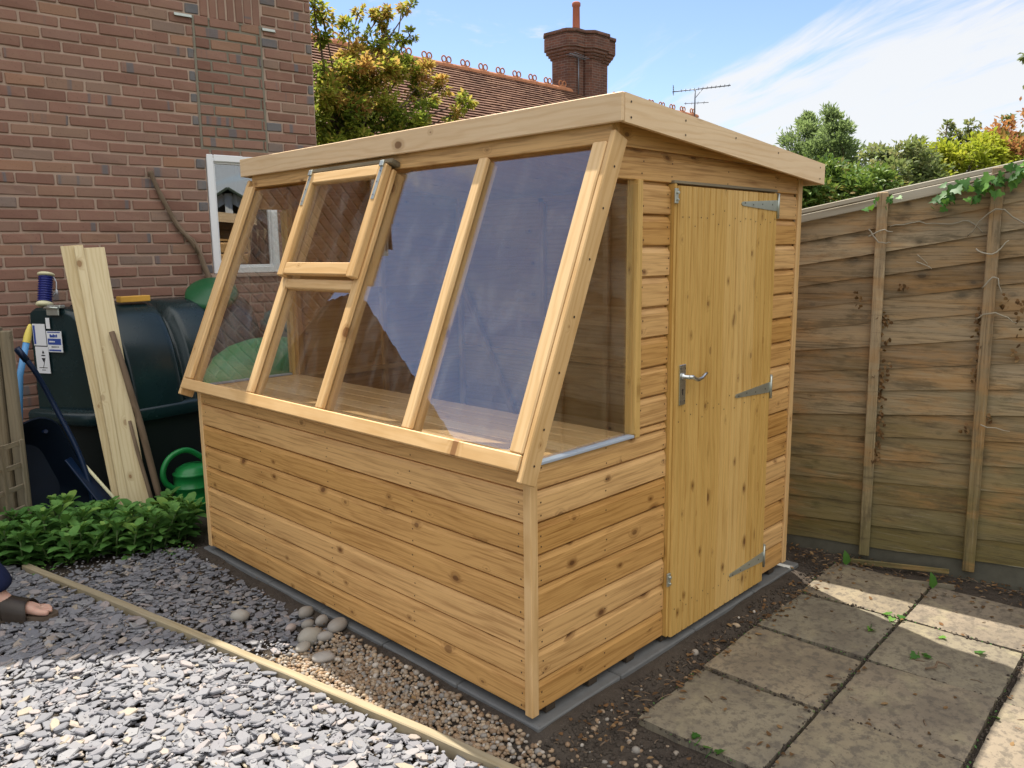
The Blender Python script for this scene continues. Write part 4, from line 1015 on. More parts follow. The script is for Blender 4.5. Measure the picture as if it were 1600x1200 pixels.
# compost bin and another tank seen through the glass
bin_ = thing('compost_bin', (.735, 2.98, 0), 'mid green domed plastic bin seen through the shed glass', 'bin')
m = M(); m.lathe([(0, 0), (.40, 0), (.40, .04), (.365, .75), (.36, .86), (.385, .865), (.385, .90)], (.735, 2.98, -.02), (0, 0, 1), 32, sx=1.05, sy=.75, ref=(1, 0, 0)); obj('body', m, TUBG, bin_)
m = M(); m.lathe([(.395, .87), (.40, .905), (.38, .95), (.33, 1.03), (.24, 1.09), (.12, 1.125), (0, 1.135)], (.735, 2.98, -.02), (0, 0, 1), 32, sx=1.05, sy=.75, ref=(1, 0, 0)); obj('lid', m, TUBG, bin_)
wb_ = thing('water_butt', (1.52, 3.85, 0), 'teal lidded water butt beyond the right end of the oil tank', 'water butt')
TEAL = plain('teal_plastic', (.05, .15, .15), .4, 0, .5, .1, 6)
m = M(); m.lathe([(0, 0), (.26, 0), (.29, .3), (.30, .6), (.29, .9), (.28, 1.10)], (1.52, 3.85, -.02), (0, 0, 1), 28); obj('body', m, TEAL, wb_)
m = M(); m.lathe([(.29, 1.08), (.315, 1.09), (.315, 1.15), (.29, 1.165), (.28, 1.21), (.2, 1.245), (0, 1.26)], (1.52, 3.85, -.02), (0, 0, 1), 28); obj('lid', m, TEAL, wb_)
# planks leaning on the tank
def lean_board(name, b, t, wd, th, side, label, cat, group, mt=W_PLANK):
    m = M(); m.beam(b, t, wd, th, side, .002, 0, None, .001); return tag(obj(name, m, mt, None, b), label, cat, group)
lean_board('plank', (-.025, 3.27, -.02), (.02, 3.79, 1.69), .122, .022, (1, -.25, 0), 'wide pale sawn plank with a large knot, foremost of the three against the oil tank', 'plank', 'pale planks leaning against the oil tank')
lean_board('plank', (-.10, 3.29, -.02), (-.068, 3.80, 1.70), .050, .034, (1, -.25, 0), 'narrow pale plank in the middle of the three against the oil tank', 'plank', 'pale planks leaning against the oil tank')
lean_board('plank', (-.085, 3.32, -.02), (-.095, 3.835, 1.705), .125, .020, (1, -.30, 0), 'rearmost pale plank of the three, showing only its left edge beside the tank stickers', 'plank', 'pale planks leaning against the oil tank')
m = M(); m.tube([(.112, 3.24, -.02), (.09, 3.30, .2), (.065, 3.41, .6), (.035, 3.52, .95), (.01, 3.59, 1.17)], [.019, .021, .021, .019, .017], 9)
tag(obj('wooden_pole', m, W_STICK, None, (.112, 3.24, -.02)), 'thick round weathered pole leaning on the tank right of the planks', 'pole')
m = M(); m.tube([(.052, 3.23, -.02), (.04, 3.30, .2), (.02, 3.38, .45), (.012, 3.435, .62)], [.011, .012, .012, .010], 8)
tag(obj('wooden_pole', m, W_STICK, None, (.052, 3.23, -.02)), 'thin bare stick between the planks and the thicker pole', 'stick')
# wheelbarrow on its nose
bar = thing('wheelbarrow', (-.38, 3.45, 0), 'navy blue wheelbarrow tipped upright between trellis post and oil tank', 'wheelbarrow')
ba = (Vector((-.24, 3.36, .04)) - Vector((-.50, 3.62, .90))).normalized(); bb = Vector((-.85, .05, -.0)); bb = (bb - ba*bb.dot(ba)).normalized(); bn = ba.cross(bb)
if bn.y > 0: bn = -bn
o = Vector((-.415, 3.54, .64))
def BW(a, b, n): return o + ba*a + bb*b + bn*n
def rrect(a0, a1, b0, b1, r, n, k=6):
    pts = []
    for ca, cb, t0 in ((a1-r, b1-r, 0), (a0+r, b1-r, 90), (a0+r, b0+r, 180), (a1-r, b0+r, 270)):
        for i in range(k): t = math.radians(t0 + 90*i/(k-1)); pts.append(BW(ca + r*math.cos(t), cb + r*math.sin(t), n))
    return pts
m = M()
rings = [rrect(-.08, .66, -.06, .52, .12, .0), rrect(-.07, .65, -.05, .51, .11, .012), rrect(-.05, .60, -.03, .47, .11, -.02), rrect(.03, .42, .06, .38, .10, -.17), rrect(.12, .3, .14, .30, .06, -.175)]
n = len(rings[0])
for i in range(len(rings)-1): m.add(rings[i]+rings[i+1], [[k, (k+1) % n, n+(k+1) % n, n+k] for k in range(n)], None, .5, 0, True)
m.add(rings[-1], [list(range(n))], None, .5)
obj('tray', m, plain('dull_navy_tray', (.003, .008, .018), .65, 0, .2, .4, 8), bar)
for b, nm in ((-.075, 'handle'), (.54, 'handle')):
    m = M(); m.tube(*smooth_path([BW(-.40, b+.03, .10), BW(-.33, b+.015, .085), BW(-.22, b, .04), BW(-.08, b-.005, .012), BW(.2, b-.0, .01), BW(.45, b+.04, .0), BW(.68, b+.12 if b < 0 else b-.14, -.02)], .016), 10); h_ = obj(nm, m, BLUE, bar)
    m = M(); m.tube([BW(-.48, b+.05, .12), BW(-.395, b+.029, .099)], .020, 10); obj('grip', m, BLUE, h_)
m = M(); m.lathe([(.10, -.035), (.145, -.035), (.165, -.02), (.17, 0), (.165, .02), (.145, .035), (.10, .035)], BW(.80, .23, -.10), bb, 24); wh = obj('wheel', m, RUBBER, bar)
m = M(); m.lathe([(0, -.03), (.10, -.03), (.105, 0), (.10, .03), (0, .03)], BW(.80, .23, -.10), bb, 20); obj('rim', m, BLUE, wh)
for b in (.02, .44):
    m = M(); m.tube([BW(.02, b, -.02), BW(-.02, b, -.3), BW(.12, b, -.32), BW(.25, b, -.16)], .012, 8); obj('leg', m, BLUE, bar)
m = M(); m.beam((-.115, 3.27, -.02), (-.325, 3.50, .44), .11, .012, (.8, .55, 0), .003)
tag(obj('blue_board', m, BLUE, None, (-.115, 3.27, -.02)), 'dark blue flat board behind the sedum, right of the wheelbarrow', 'board')
m = M(); m.tube([(-.075, 3.25, -.02), (-.15, 3.335, .17), (-.27, 3.47, .40)], [.010, .010, .010], 8); m.tube([(-.27, 3.47, .40), (-.30, 3.50, .46)], [.013, .008], 8)
tag(obj('yellow_cane', m, CREAM, None, (-.075, 3.25, -.02)), 'thin pale yellow cane leaning beside the dark blue board', 'cane')
br = thing('broom_handle', (-.66, 3.72, -.02), 'light blue pole with yellow tip leaning behind the trellis post', 'pole')
m = M(); m.tube([(-.60, 3.70, -.02), (-.475, 3.78, .93), (-.412, 3.80, 1.135)], .019, 10); obj('shaft', m, LBLUE, br)
m = M(); m.lathe([(.021, 0), (.021, .05), (.012, .10), (.007, .115), (0, .116)], (-.415, 3.799, 1.125), (.063, .02, .205), 12); obj('tip', m, YELL, br)
# watering can
wc_ = thing('watering_can', (.345, 3.33, .0), 'bright green plastic watering can standing between oil tank and shed', 'watering can')
o = Vector((.345, 3.33, -.01))
m = M(); m.lathe([(0, 0), (.118, 0), (.124, .008), (.120, .05), (.122, .052), (.122, .058), (.119, .06), (.116, .16), (.119, .162), (.119, .170), (.115, .172), (.113, .24), (.118, .244), (.118, .255), (.108, .262)], o, (0, 0, 1), 32, sx=1.12, ref=(1, 0, 0))
m.lathe([(.110, .258), (.095, .285), (.06, .305), (.0, .312)], o, (0, 0, 1), 32, sx=1.12, ref=(1, 0, 0)); obj('body', m, CAN, wc_)
m = M(); m.tube(*smooth_path([o+Vector((.06, -.01, .34)), o+Vector((-.02, -.01, .40)), o+Vector((-.09, -.01, .405)), o+Vector((-.16, -.01, .37)), o+Vector((-.20, -.01, .30)), o+Vector((-.195, -.01, .23)), o+Vector((-.15, -.01, .175)), o+Vector((-.115, -.01, .15))], [.018, .018, .018, .018, .018, .019, .021, .026]), 12); m.tube([o+Vector((.06, -.01, .34)), o+Vector((.10, -.01, .28)), o+Vector((.11, -.01, .24))], .018, 10); obj('handle', m, CAN, wc_)
m = M(); m.tube([o+Vector((.11, 0, .06)), o+Vector((.2, 0, .16)), o+Vector((.32, 0, .33)), o+Vector((.36, 0, .37))], [.03, .022, .016, .015], 12); sp = obj('spout', m, CAN, wc_)
m = M(); m.lathe([(.014, 0), (.03, .025), (.033, .035), (0, .038)], o+Vector((.355, 0, .365)), (.7, 0, .7), 16); obj('rose', m, CAN, sp)

# ------------------------------------------------------------------ paving slabs
SO = Vector((.325, -.198, 0)); SA = R(2.29); SX = Vector((math.cos(SA), math.sin(SA), 0)); SY = Vector((math.sin(SA), -math.cos(SA), 0))
PW, PD = .473, .466
slab_labels = {
 (0, 0): 'yellowish square stone slab nearest the shed corner, its left edge against bare soil',
 (1, 0): 'square stone slab with dark speckles, lying opposite the door handle side of the shed door',
 (2, 0): 'square stone slab lying opposite the hinge side of the shed door',
 (3, 0): 'dirt-strewn square stone slab between the shed back corner and the fence',
 (0, 1): 'square stone slab cut by the bottom of the picture, its left edge on soil',
 (1, 1): 'square stone slab whose four neighbours all lie in the shade of the shed',
 (2, 1): 'square stone slab with a curled twig and two ivy sprigs on it',
 (3, 1): 'square stone slab crossed by the sunlit sliver, strewn with leaf litter by the fence',
 (0, 2): 'square stone slab beyond the lower right corner of the picture',
 (1, 2): 'square stone slab half in sun at the right edge, across a wide soil joint',
 (2, 2): 'square stone slab in sun at the right edge, beside the end of the sunlit sliver',
 (3, 2): 'square stone slab under the fence at the far right edge'}
for (i, j), lb in slab_labels.items():
    m = M(); N = 16; off = (rng.uniform(0, 40), rng.uniform(0, 40), 0); g0 = .006
    rot = rng.uniform(-.006, .006); top = .006 + rng.uniform(-.003, .003); tx, ty = rng.uniform(-.006, .006), rng.uniform(-.006, .006)
    c = SO + SX*(PW*(i+.5)) + SY*(PD*(j+.5) + (.012 if j >= 2 else 0) + (.0 if j < 1 else .004))
    ux = (SX*math.cos(rot) + SY*math.sin(rot)); uy = (SY*math.cos(rot) - SX*math.sin(rot))
    vs, wcs = [], []
    for b in range(N+1):
        for a in range(N+1):
            u, v = a/N*2-1, b/N*2-1; ed = max(abs(u), abs(v)); 
            x, y = u*(PW/2-g0), v*(PD/2-g0)
            if ed > .999: x += .003*mnoise.noise(Vector((x*30+off[0], y*30, 1))); y += .003*mnoise.noise(Vector((x*30+off[0], y*30, 7)))
            z = top + tx*u + ty*v + .0035*mnoise.noise(Vector((x*5+off[0], y*5+off[1], 0))) - (.003 if ed > .999 else 0)
            p = c + ux*x + uy*y; vs.append((p.x, p.y, z)); wcs.append((x+off[0], y+off[1], 0))
    fs = [[b*(N+1)+a, (b+1)*(N+1)+a, (b+1)*(N+1)+a+1, b*(N+1)+a+1] for b in range(N) for a in range(N)]
    n0 = len(vs); ring = [a for a in range(N+1)] + [b*(N+1)+N for b in range(1, N+1)] + [N*(N+1)+a for a in range(N-1, -1, -1)] + [b*(N+1) for b in range(N-1, 0, -1)]
    for r_ in ring: vs.append((vs[r_][0], vs[r_][1], -.045)); wcs.append(wcs[r_])
    nr = len(ring)
    for k in range(nr): fs.append([ring[k], ring[(k+1) % nr], n0+(k+1) % nr, n0+k])
    m.add(vs, fs, wcs, rng.random(), 0, False)
    tag(obj('paving_slab', m, SLAB, None, (c.x, c.y, -.045)), lb, 'paving slab', 'square stone slabs beside the shed door')

# ------------------------------------------------------------------ edging board, slate, gravel, cobbles
EA, EB = Vector((-.738, 2.99, 0)), Vector((-.10, -.62, 0))
def edge_x(y): return EA.x + (EB.x-EA.x)*(y-EA.y)/(EB.y-EA.y) + .012*math.sin(y*1.3)
m = M(); n = 16; off = rng.uniform(0, 30); sec = []
ed = (EB-EA).normalized(); es = Vector((-ed.y, ed.x, 0))
vs, wcs, fs = [], [], []
for i in range(n+1):
    y = EA.y + (EB.y-EA.y)*i/n; p = Vector((edge_x(y), y, 0)); zt = .026 + .006*mnoise.noise(Vector((y*2, 5, 0)))
    for a, z in ((-.018, -.05), (-.018, zt-.004), (-.014, zt), (.014, zt+.001), (.018, zt-.004), (.018, -.05)):
        vs.append(p + es*a + Vector((0, 0, z))); wcs.append(((p-EA).length+off, a+off, z))
for i in range(n):
    for k in range(5): fs.append([i*6+k, i*6+k+1, (i+1)*6+k+1, (i+1)*6+k])
fs += [[0, 1, 2, 3, 4, 5][::-1], [n*6+k for k in range(6)]]
m.add(vs, fs, wcs, .5)
tag(obj('edging_board', m, W_EDGE, None, ((EA.x+EB.x)/2, (EA.y+EB.y)/2, -.05)), 'long thin timber edging board laid between the slate chippings and the gravel', 'edging board')
def chip_templates(n):
    out = []
    for _ in range(n):
        k = rng.choice((4, 5, 5, 6, 7)); asp = rng.uniform(.42, .8); ph = rng.uniform(0, 6)
        ring = []
        for i in range(k):
            t = 2*math.pi*i/k + rng.uniform(-.28, .28); r = rng.uniform(.78, 1.05); ring.append((.5*r*math.cos(t), .5*r*asp*math.sin(t)))
        out.append(ring)
    return out
CT = chip_templates(40)
def add_chip(m, x, y, z, size, tilt):
    ring = rng.choice(CT); k = len(ring); th = size*rng.uniform(.07, .17); rz = rng.uniform(0, 6.28); tx, ty = rng.gauss(0, tilt), rng.gauss(0, tilt)
    Rm = Matrix.Rotation(rz, 3, 'Z'); Rt = Matrix.Rotation(tx, 3, 'X') @ Matrix.Rotation(ty, 3, 'Y'); Mx = Rt @ Rm
    sk = rng.uniform(-.15, .15)
    vs = [Mx @ Vector((a*size*.92+sk*th, b*size*.92, -th/2)) + Vector((x, y, z)) for a, b in ring] + [Mx @ Vector((a*size, b*size, th*rng.uniform(.1, .25))) + Vector((x, y, z)) for a, b in ring] + [Mx @ Vector((a*size*.86, b*size*.86, th/2)) + Vector((x, y, z)) for a, b in ring]
    fs = [[i, (i+1) % k, k+(i+1) % k, k+i] for i in range(k)] + [[k+i, k+(i+1) % k, 2*k+(i+1) % k, 2*k+i] for i in range(k)] + [list(range(2*k, 3*k)), list(range(k))[::-1]]
    m.add(vs, fs)
m = M()
def inview(x, y, mx=320):
    p = px_of((x, y, 0)); return p and -mx < p[0] < 1600+mx and p[1] < 1200+mx
for layer, (sp, zl, tl) in enumerate(((.030, -.008, .10), (.034, .003, .17))):
    y = -.75
    while y < 3.25:
        x = -2.6
        while x < -.06:
            xx, yy = x + rng.uniform(-.5, .5)*sp, y + rng.uniform(-.5, .5)*sp; x += sp
            if not inview(xx, yy): continue
            ex = edge_x(yy)
            if abs(xx-ex) < .030: continue
            if xx > ex:
                lim = 1.10 + .16*mnoise.noise(Vector((xx*5, yy*4, 0)))
                f = (yy-lim)/.25
                if rng.random() > f: continue
                if yy > 2.72 or xx > -.075: continue
                if layer == 1 and rng.random() < .25: continue
            s = rng.uniform(.040, .086) if rng.random() < .75 else rng.uniform(.02, .036)
            if xx > ex: s *= .8
            if layer == 1 and rng.random() < .12: continue
            add_chip(m, xx, yy, zl + max(0, ground_h(xx, yy)+.012) + rng.uniform(0, .010), s, tl)
        y += sp
for _ in range(9000):                                         # fines between the larger pieces
    y = rng.uniform(-.7, 2.9); x = rng.uniform(-2.0, -.07)
    ex = edge_x(y)
    if not inview(x, y, 60) or abs(x-ex) < .026 or (x > ex and y < 1.1): continue
    add_chip(m, x, y, .004 + max(0, ground_h(x, y)+.012) + rng.uniform(0, .012), rng.uniform(.008, .024), .3)
kind(obj('slate_chippings', m, SLATE), 'stuff'); print('chips', len(m.v))
m = M(); cnt = 0
def pebble(m, x, y, z, r, t=None):
    a, b, c = r*rng.uniform(.8, 1.3), r*rng.uniform(.7, 1.0), r*rng.uniform(.5, .85)
    m.ball((x, y, z), (a, b, c), 8, 5, 0, t, Matrix.Rotation(rng.uniform(0, 6.28), 3, 'Z') @ Matrix.Rotation(rng.gauss(0, .3), 3, 'X'))
for layer in (0, 1):
    sp = .0135
    y = -.40
    while y < 1.35:
        x = -.42
        while x < -.045:
            xx, yy = x + rng.uniform(-.6, .6)*sp, y + rng.uniform(-.6, .6)*sp; x += sp
            ex = edge_x(yy)
            if xx < ex + .024: continue
            f = min(1, (1.22 - yy)/.2) * min(1, max(0, (yy+.34)/.40))
            f *= 1 - .6*max(0, min(1, (xx+.10)/.06))
            if rng.random() > f*(1 if layer == 0 else .55): continue
            pebble(m, xx, yy, ground_h(xx, yy) + .010 + layer*.007 + rng.uniform(-.002, .003), rng.uniform(.0055, .0115) if rng.random() < .88 else rng.uniform(.011, .016))
        y += sp
for _ in range(230):                                          # strays over the soil strip
    t = rng.random()
    if t < .5: x, y = rng.uniform(-.15, .5), rng.uniform(-.42, -.09)
    elif t < .8: x, y = rng.uniform(.2, 2.2), rng.uniform(-.21, -.09)
    else: x, y = rng.uniform(-.1, .45), rng.uniform(-.9, -.4)
    if x > .3 and y < -.2: continue
    pebble(m, x, y, ground_h(x, y)+rng.uniform(.0, .006), rng.uniform(.003, .011) if rng.random() < .93 else rng.uniform(.012, .018))
kind(obj('gravel', m, PEA), 'stuff'); print('gravel', len(m.v))
cob = [(-.252, 1.584, .040, .030, 'flat pale cobble lying alone on the slate chippings'), (-.060, 1.335, .034, .028, 'pale round cobble nearest the shed wall, beside a grey one'), (-.100, 1.255, .028, .022, 'small brown cobble between the pale round one and the grey one'),
 (-.060, 1.205, .028, .026, 'smooth grey round cobble close to the concrete base'), (-.145, 1.165, .050, .040, 'largest grey boulder-like cobble in the cluster on the gravel'), (-.045, 1.105, .046, .028, 'broad pale oval cobble touching the concrete base'),
 (-.105, 1.105, .034, .024, 'beige oval cobble right of the largest grey one'), (-.205, 1.125, .036, .018, 'flat tan cobble in the sun left of the largest grey one'), (-.195, .985, .044, .020, 'flat pinkish cobble lying in the sunlit gravel'),
 (-.150, 1.315, .024, .020, 'small dull cobble at the upper edge of the cluster')]
for x, y, r, h, lb in cob:
    m = M(); m.ball((x, y, max(0, ground_h(x, y)+.01)+h*.45), (r*1.1, r*.82, h), 18, 12, 0, rng.random(), Matrix.Rotation(rng.uniform(-.8, .8), 3, 'Z'))
    m.v = [tuple(Vector(p) + Vector((1, 1, .6))*(.004*mnoise.noise(Vector(p)*22))) for p in m.v]
    tag(obj('cobble', m, COB, None, (x, y, 0)), lb, 'cobble', 'smooth cobbles by the concrete base')
# ------------------------------------------------------------------ litter
def leaf(m, base, d, up, ln, wd, mat_=0, tint=None, fold=.25, curl=.15):
    base, d, up = Vector(base), Vector(d).normalized(), Vector(up); s = d.cross(up).normalized(); n = s.cross(d)
    p = [base, base + d*ln*.35 + s*wd*.5 + n*wd*fold, base + d*ln*.75 + s*wd*.36 + n*(wd*fold-ln*curl*.4), base + d*ln - n*ln*curl, base + d*ln*.75 - s*wd*.36 + n*(wd*fold-ln*curl*.4), base + d*ln*.35 - s*wd*.5 + n*wd*fold, base + d*ln*.4, base + d*ln*.75 - n*ln*curl*.4]
    m.add(p, [[0, 1, 6], [0, 6, 5], [1, 2, 7, 6], [6, 7, 4, 5], [2, 3, 7], [7, 3, 4]], None, tint, mat_, True)
def rdir(): 
    t = rng.uniform(0, 6.28); return Vector((math.cos(t), math.sin(t), rng.uniform(-.1, .25)))
m = M()
for _ in range(1000):
    t = rng.random()
    if t < .55:
        u = rng.uniform(-.1, 2.2); p = FP(u, 0, abs(rng.gauss(.05, .16))); 
    elif t < .8: p = Vector((rng.uniform(.0, 2.2), rng.uniform(-.22, -.09), 0))
    elif t < .9: p = SO + SX*rng.uniform(0, 1.9) + SY*rng.uniform(0, 1.1)
    else: p = Vector((rng.uniform(-.35, .3), rng.uniform(-.6, 2.8), 0))
    if 0 < p.x < W and -.05 < p.y < L: continue
    z = max(.006, ground_h(p.x, p.y)+.004)
    if rng.random() < .6: leaf(m, (p.x, p.y, z+rng.uniform(0, .008)), rdir(), (0, 0, 1), rng.uniform(.012, .034), rng.uniform(.008, .02), 0, None, rng.uniform(-.2, .4), rng.uniform(-.2, .3))
    else:
        d = rdir()*rng.uniform(.01, .05); d.z = rng.uniform(0, .006); m.tube([Vector((p.x, p.y, z)), Vector((p.x, p.y, z+.003))+d*.5+Vector((rng.uniform(-.005, .005), 0, 0)), Vector((p.x, p.y, z))+d], rng.uniform(.001, .0026), 5, 1)
kind(obj('leaf_litter', m, [L_DEAD, W_STICK]), 'stuff')
m = M()
for _ in range(3800):                                          # crumbs of earth
    t = rng.random()
    if t < .28:
        i, j = rng.randint(0, 3), rng.randint(0, 2)
        q = SO + (SX*(PW*i) + SY*(PD*j + PD*rng.random()) if rng.random() < .5 else SX*(PW*(i+rng.random())) + SY*(PD*j + (.010 if j == 2 else 0))); x, y = q.x + rng.gauss(0, .008), q.y + rng.gauss(0, .008)
        r = rng.uniform(.002, .007); m.ball((x, y, .003 + r*.3), (r, r*.8, r*.7), 6, 4, 0, None, Matrix.Rotation(rng.uniform(0, 3), 3, 'Z')); continue
    if t < .6: x, y = rng.uniform(-.05, 2.3), rng.uniform(-.235, -.075)
    elif t < .8: x, y = rng.uniform(-.12, .32), rng.uniform(-.9, -.08)
    elif t < .9: q = FP(rng.uniform(-.1, 1.9), 0, rng.uniform(.02, .4)); x, y = q.x, q.y
    else: x, y = rng.uniform(-.3, -.06), rng.uniform(1.8, 2.9)
    r = rng.uniform(.003, .010); m.ball((x, y, ground_h(x, y)+r*.3), (r, r*.8, r*.7), 6, 4, 0, None, Matrix.Rotation(rng.uniform(0, 3), 3, 'Z'))
kind(obj('soil_crumbs', m, SOIL), 'stuff')
def ivy_leaf(m, c, nrm, d, s, mi=0, tint=None):
    c, nrm, d = Vector(c), Vector(nrm).normalized(), Vector(d); d = (d - nrm*d.dot(nrm)).normalized(); e = nrm.cross(d)
    sh_ = [(0, 0), (.32, -.18), (.55, .05), (.34, .28), (.36, .55), (.13, .62), (0, 1.0), (-.13, .62), (-.36, .55), (-.34, .28), (-.55, .05), (-.32, -.18)]
    pts = [c + e*(a*s) + d*(b*s) + nrm*(s*(.12*abs(a)-.10*b*b)) for a, b in sh_]; cen = c + d*(.35*s)
    m.add(pts + [cen], [[i, (i+1) % 12, 12] for i in range(12)], None, tint, mi, True)
sprigs = [(1.735, -.585, 3, 'green ivy sprig where the sunlit sliver begins on the slabs'), (1.67, -.80, 1, 'small green ivy leaf on the upper edge of the sunlit sliver'), (1.455, -.775, 3, 'dark ivy sprig beside the curled twig on the shaded slab'), (1.57, -.545, 2, 'pair of dull ivy leaves left of the sunlit sliver tip'),
 (1.632, -.945, 1, 'bright ivy leaf lying in the sunlit sliver near the right edge'), (1.172, -1.127, 1, 'single ivy leaf on the soil joint at the right edge'), (2.20, -.60, 1, 'large upright green leaf at the foot of the right fence batten'), (2.21, -.18, 1, 'large upright green leaf against the fence near the shed'), (.345, -.44, 2, 'pair of small green leaves on the soil at the lower edge, left of the slabs'), (.315, -.50, 2, 'green seedling on the soil at the bottom edge of the picture')]
for x, y, n, lb in sprigs:
    m = M(); big = 'upright' in lb
    for k in range(n):
        a = rng.uniform(0, 6.28); c = Vector((x + .022*math.cos(a)*(n > 1), y + .022*math.sin(a)*(n > 1), .014+k*.004))
        if big: leaf(m, (x, y, .0), (-.1, .05, 1), (-.7, -.7, .1), .085, .042, 0, .7); m.tube([(x, y, -.02), (x, y, .01)], .003, 5)
        else: ivy_leaf(m, c, (rng.gauss(0, .25), rng.gauss(0, .25), 1), (math.cos(a), math.sin(a), 0), rng.uniform(.028, .042), 0, rng.uniform(.2, 1))
    if n > 1: m.tube([(x-.03, y, .012), (x, y, .016), (x+.03, y+.01, .012)], .0016, 5)
    tag(obj('fallen_leaf', m, L_IVY, None, (x, y, .0)), lb, 'leaf', 'green leaves dropped around the slabs')
m = M(); m.tube([(1.36, -.83, .012), (1.38, -.86, .022), (1.42, -.855, .026), (1.44, -.875, .018), (1.43, -.90, .013)], [.004, .005, .0045, .004, .002], 6)
tag(obj('twig', m, W_STICK, None, (1.40, -.86, .01)), 'curled brown twig on the shaded slab beside ivy leaves', 'twig')
m = M(); m.beam(FP(.34, .004, .10), FP(.80, .040, .075), .026, .010, (0, 0, 1), .003, 0, None, .003)
tag(obj('broken_slat', m, W_FENCE, None, FP(.58, .0, .08)), 'splintered fence slat lying along the fence foot between the two battens', 'slat')
m = M(); m.beam(FP(.84, .0, .17), FP(.62, .012, .26), .03, .007, (0, 0, 1), .002)
tag(obj('broken_slat', m, W_OLD, None, FP(.74, .0, .2)), 'short broken slat lying flat just in front of the right fence batten', 'slat')
#@@PLANTS
# ------------------------------------------------------------------ sedum clump
def in_poly(x, y, poly):
    c = False; j = len(poly)-1
    for i in range(len(poly)):
        if (poly[i][1] > y) != (poly[j][1] > y) and x < (poly[j][0]-poly[i][0])*(y-poly[i][1])/(poly[j][1]-poly[i][1]) + poly[i][0]: c = not c
        j = i
    return c
SP = [(-1.02, 3.26), (-.62, 2.96), (-.12, 2.70), (.04, 2.80), (.10, 3.02), (-.02, 3.16), (-.55, 3.42), (-.95, 3.5)]
def sed_leaf(m, b, d, n, ln, wd, tint):
    b, d, n = Vector(b), Vector(d).normalized(), Vector(n); s = d.cross(n).normalized(); n = s.cross(d)
    rows = [(.0, .10, 0), (.3, .55, .04), (.6, .98, .05), (.85, .78, .0), (1.0, .12, -.06)]
    vs = []
    for t, w_, h in rows:
        for k in (-1, 0, 1): vs.append(b + d*(ln*t) + s*(k*w_*wd*.5) + n*(h*ln + (abs(k)*.16*w_*wd)))
    fs = [[r*3+k, r*3+k+1, r*3+k+4, r*3+k+3] for r in range(4) for k in range(2)]
    m.add(vs, fs, None, tint, 0, True)
clumps = {k: M() for k in range(3)}
for _ in range(4000):
    if sum(1 for _ in ()) : break
    x, y = rng.uniform(-1.02, .22), rng.uniform(2.7, 3.5)
    if not in_poly(x, y, SP): continue
    clumps.setdefault('pts', [])
    pts_ = clumps['pts']
    if any((x-a)**2 + (y-b)**2 < .064**2 for a, b in pts_): continue
    pts_.append((x, y))
pts_ = clumps.pop('pts'); print('sedum stems', len(pts_))
for x, y in pts_:
    m = clumps[0 if x < -.58 else 1 if x < -.15 else 2]
    H = rng.uniform(.11, .25) * (1 if x < .05 else .95); cx, cy = -.4, 3.12
    lean = Vector((x-cx, (y-cy)*1.3, 0))*rng.uniform(.05, .22) + Vector((rng.gauss(0, .025), rng.gauss(0, .025), 0))
    base = Vector((x, y, -.02)); top = base + lean + Vector((0, 0, H))
    m.tube([base, base*.5+top*.5+lean*-.15, top], [.006, .0055, .004], 5, 1)
    stint = rng.gauss(0, .12); ns = rng.randint(6, 8); a0 = rng.uniform(0, 6.28)
    for k in range(ns):
        t = .10 + .90*k/(ns-1); p = base.lerp(top, t); p -= lean*.3*t*(1-t)
        nl = 3 if k < ns-2 else 4 if k < ns-1 else 6
        for q in range(nl):
            a = a0 + k*1.4 + q*2*math.pi/nl + rng.uniform(-.25, .25)
            el = rng.uniform(.0, .5) if k < ns-2 else rng.uniform(.45, .95)
            d = Vector((math.cos(a)*math.cos(el), math.sin(a)*math.cos(el), math.sin(el)))
            ln = rng.uniform(.080, .118) if k < ns-1 else rng.uniform(.040, .065)
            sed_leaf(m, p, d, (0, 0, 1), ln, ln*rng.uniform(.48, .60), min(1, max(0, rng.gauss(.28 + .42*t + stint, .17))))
    if rng.random() < .5:
        for q in range(7): a = q*.9; m.ball(top + Vector((.007*math.cos(a), .007*math.sin(a), .012+.002*(q % 3))), .0042, 5, 4, 0, .95)
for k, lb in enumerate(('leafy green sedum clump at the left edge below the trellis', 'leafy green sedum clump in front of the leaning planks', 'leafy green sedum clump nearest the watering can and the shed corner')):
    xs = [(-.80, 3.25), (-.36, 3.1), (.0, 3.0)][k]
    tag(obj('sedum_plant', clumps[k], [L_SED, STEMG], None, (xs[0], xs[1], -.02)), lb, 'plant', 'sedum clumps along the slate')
m = M()
for _ in range(120):
    x = rng.choice((rng.uniform(-.75, -.5), rng.uniform(-.15, .02))); y = 2.62 + (.30 if x < -.4 else .0) + rng.uniform(-.1, .14)
    leaf(m, (x, y, .004), rdir()+Vector((0, 0, .3)), (0, 0, 1), rng.uniform(.012, .03), rng.uniform(.008, .018), 0, rng.uniform(.3, 1))
for _ in range(260):                                           # moss and seedlings in the slab joints
    i, j = rng.randint(0, 3), rng.randint(0, 2); q = SO + (SX*(PW*i) + SY*(PD*j + PD*rng.random()) if rng.random() < .4 else SX*(PW*(i+rng.random())) + SY*(PD*j + (.010 if j == 2 else 0)))
    leaf(m, (q.x + rng.gauss(0, .003), q.y + rng.gauss(0, .003), .0), rdir()+Vector((0, 0, .6)), (0, 0, 1), rng.uniform(.005, .014), rng.uniform(.004, .008), 0, rng.uniform(.0, .6))
kind(obj('ground_weeds', m, L_SED), 'stuff')
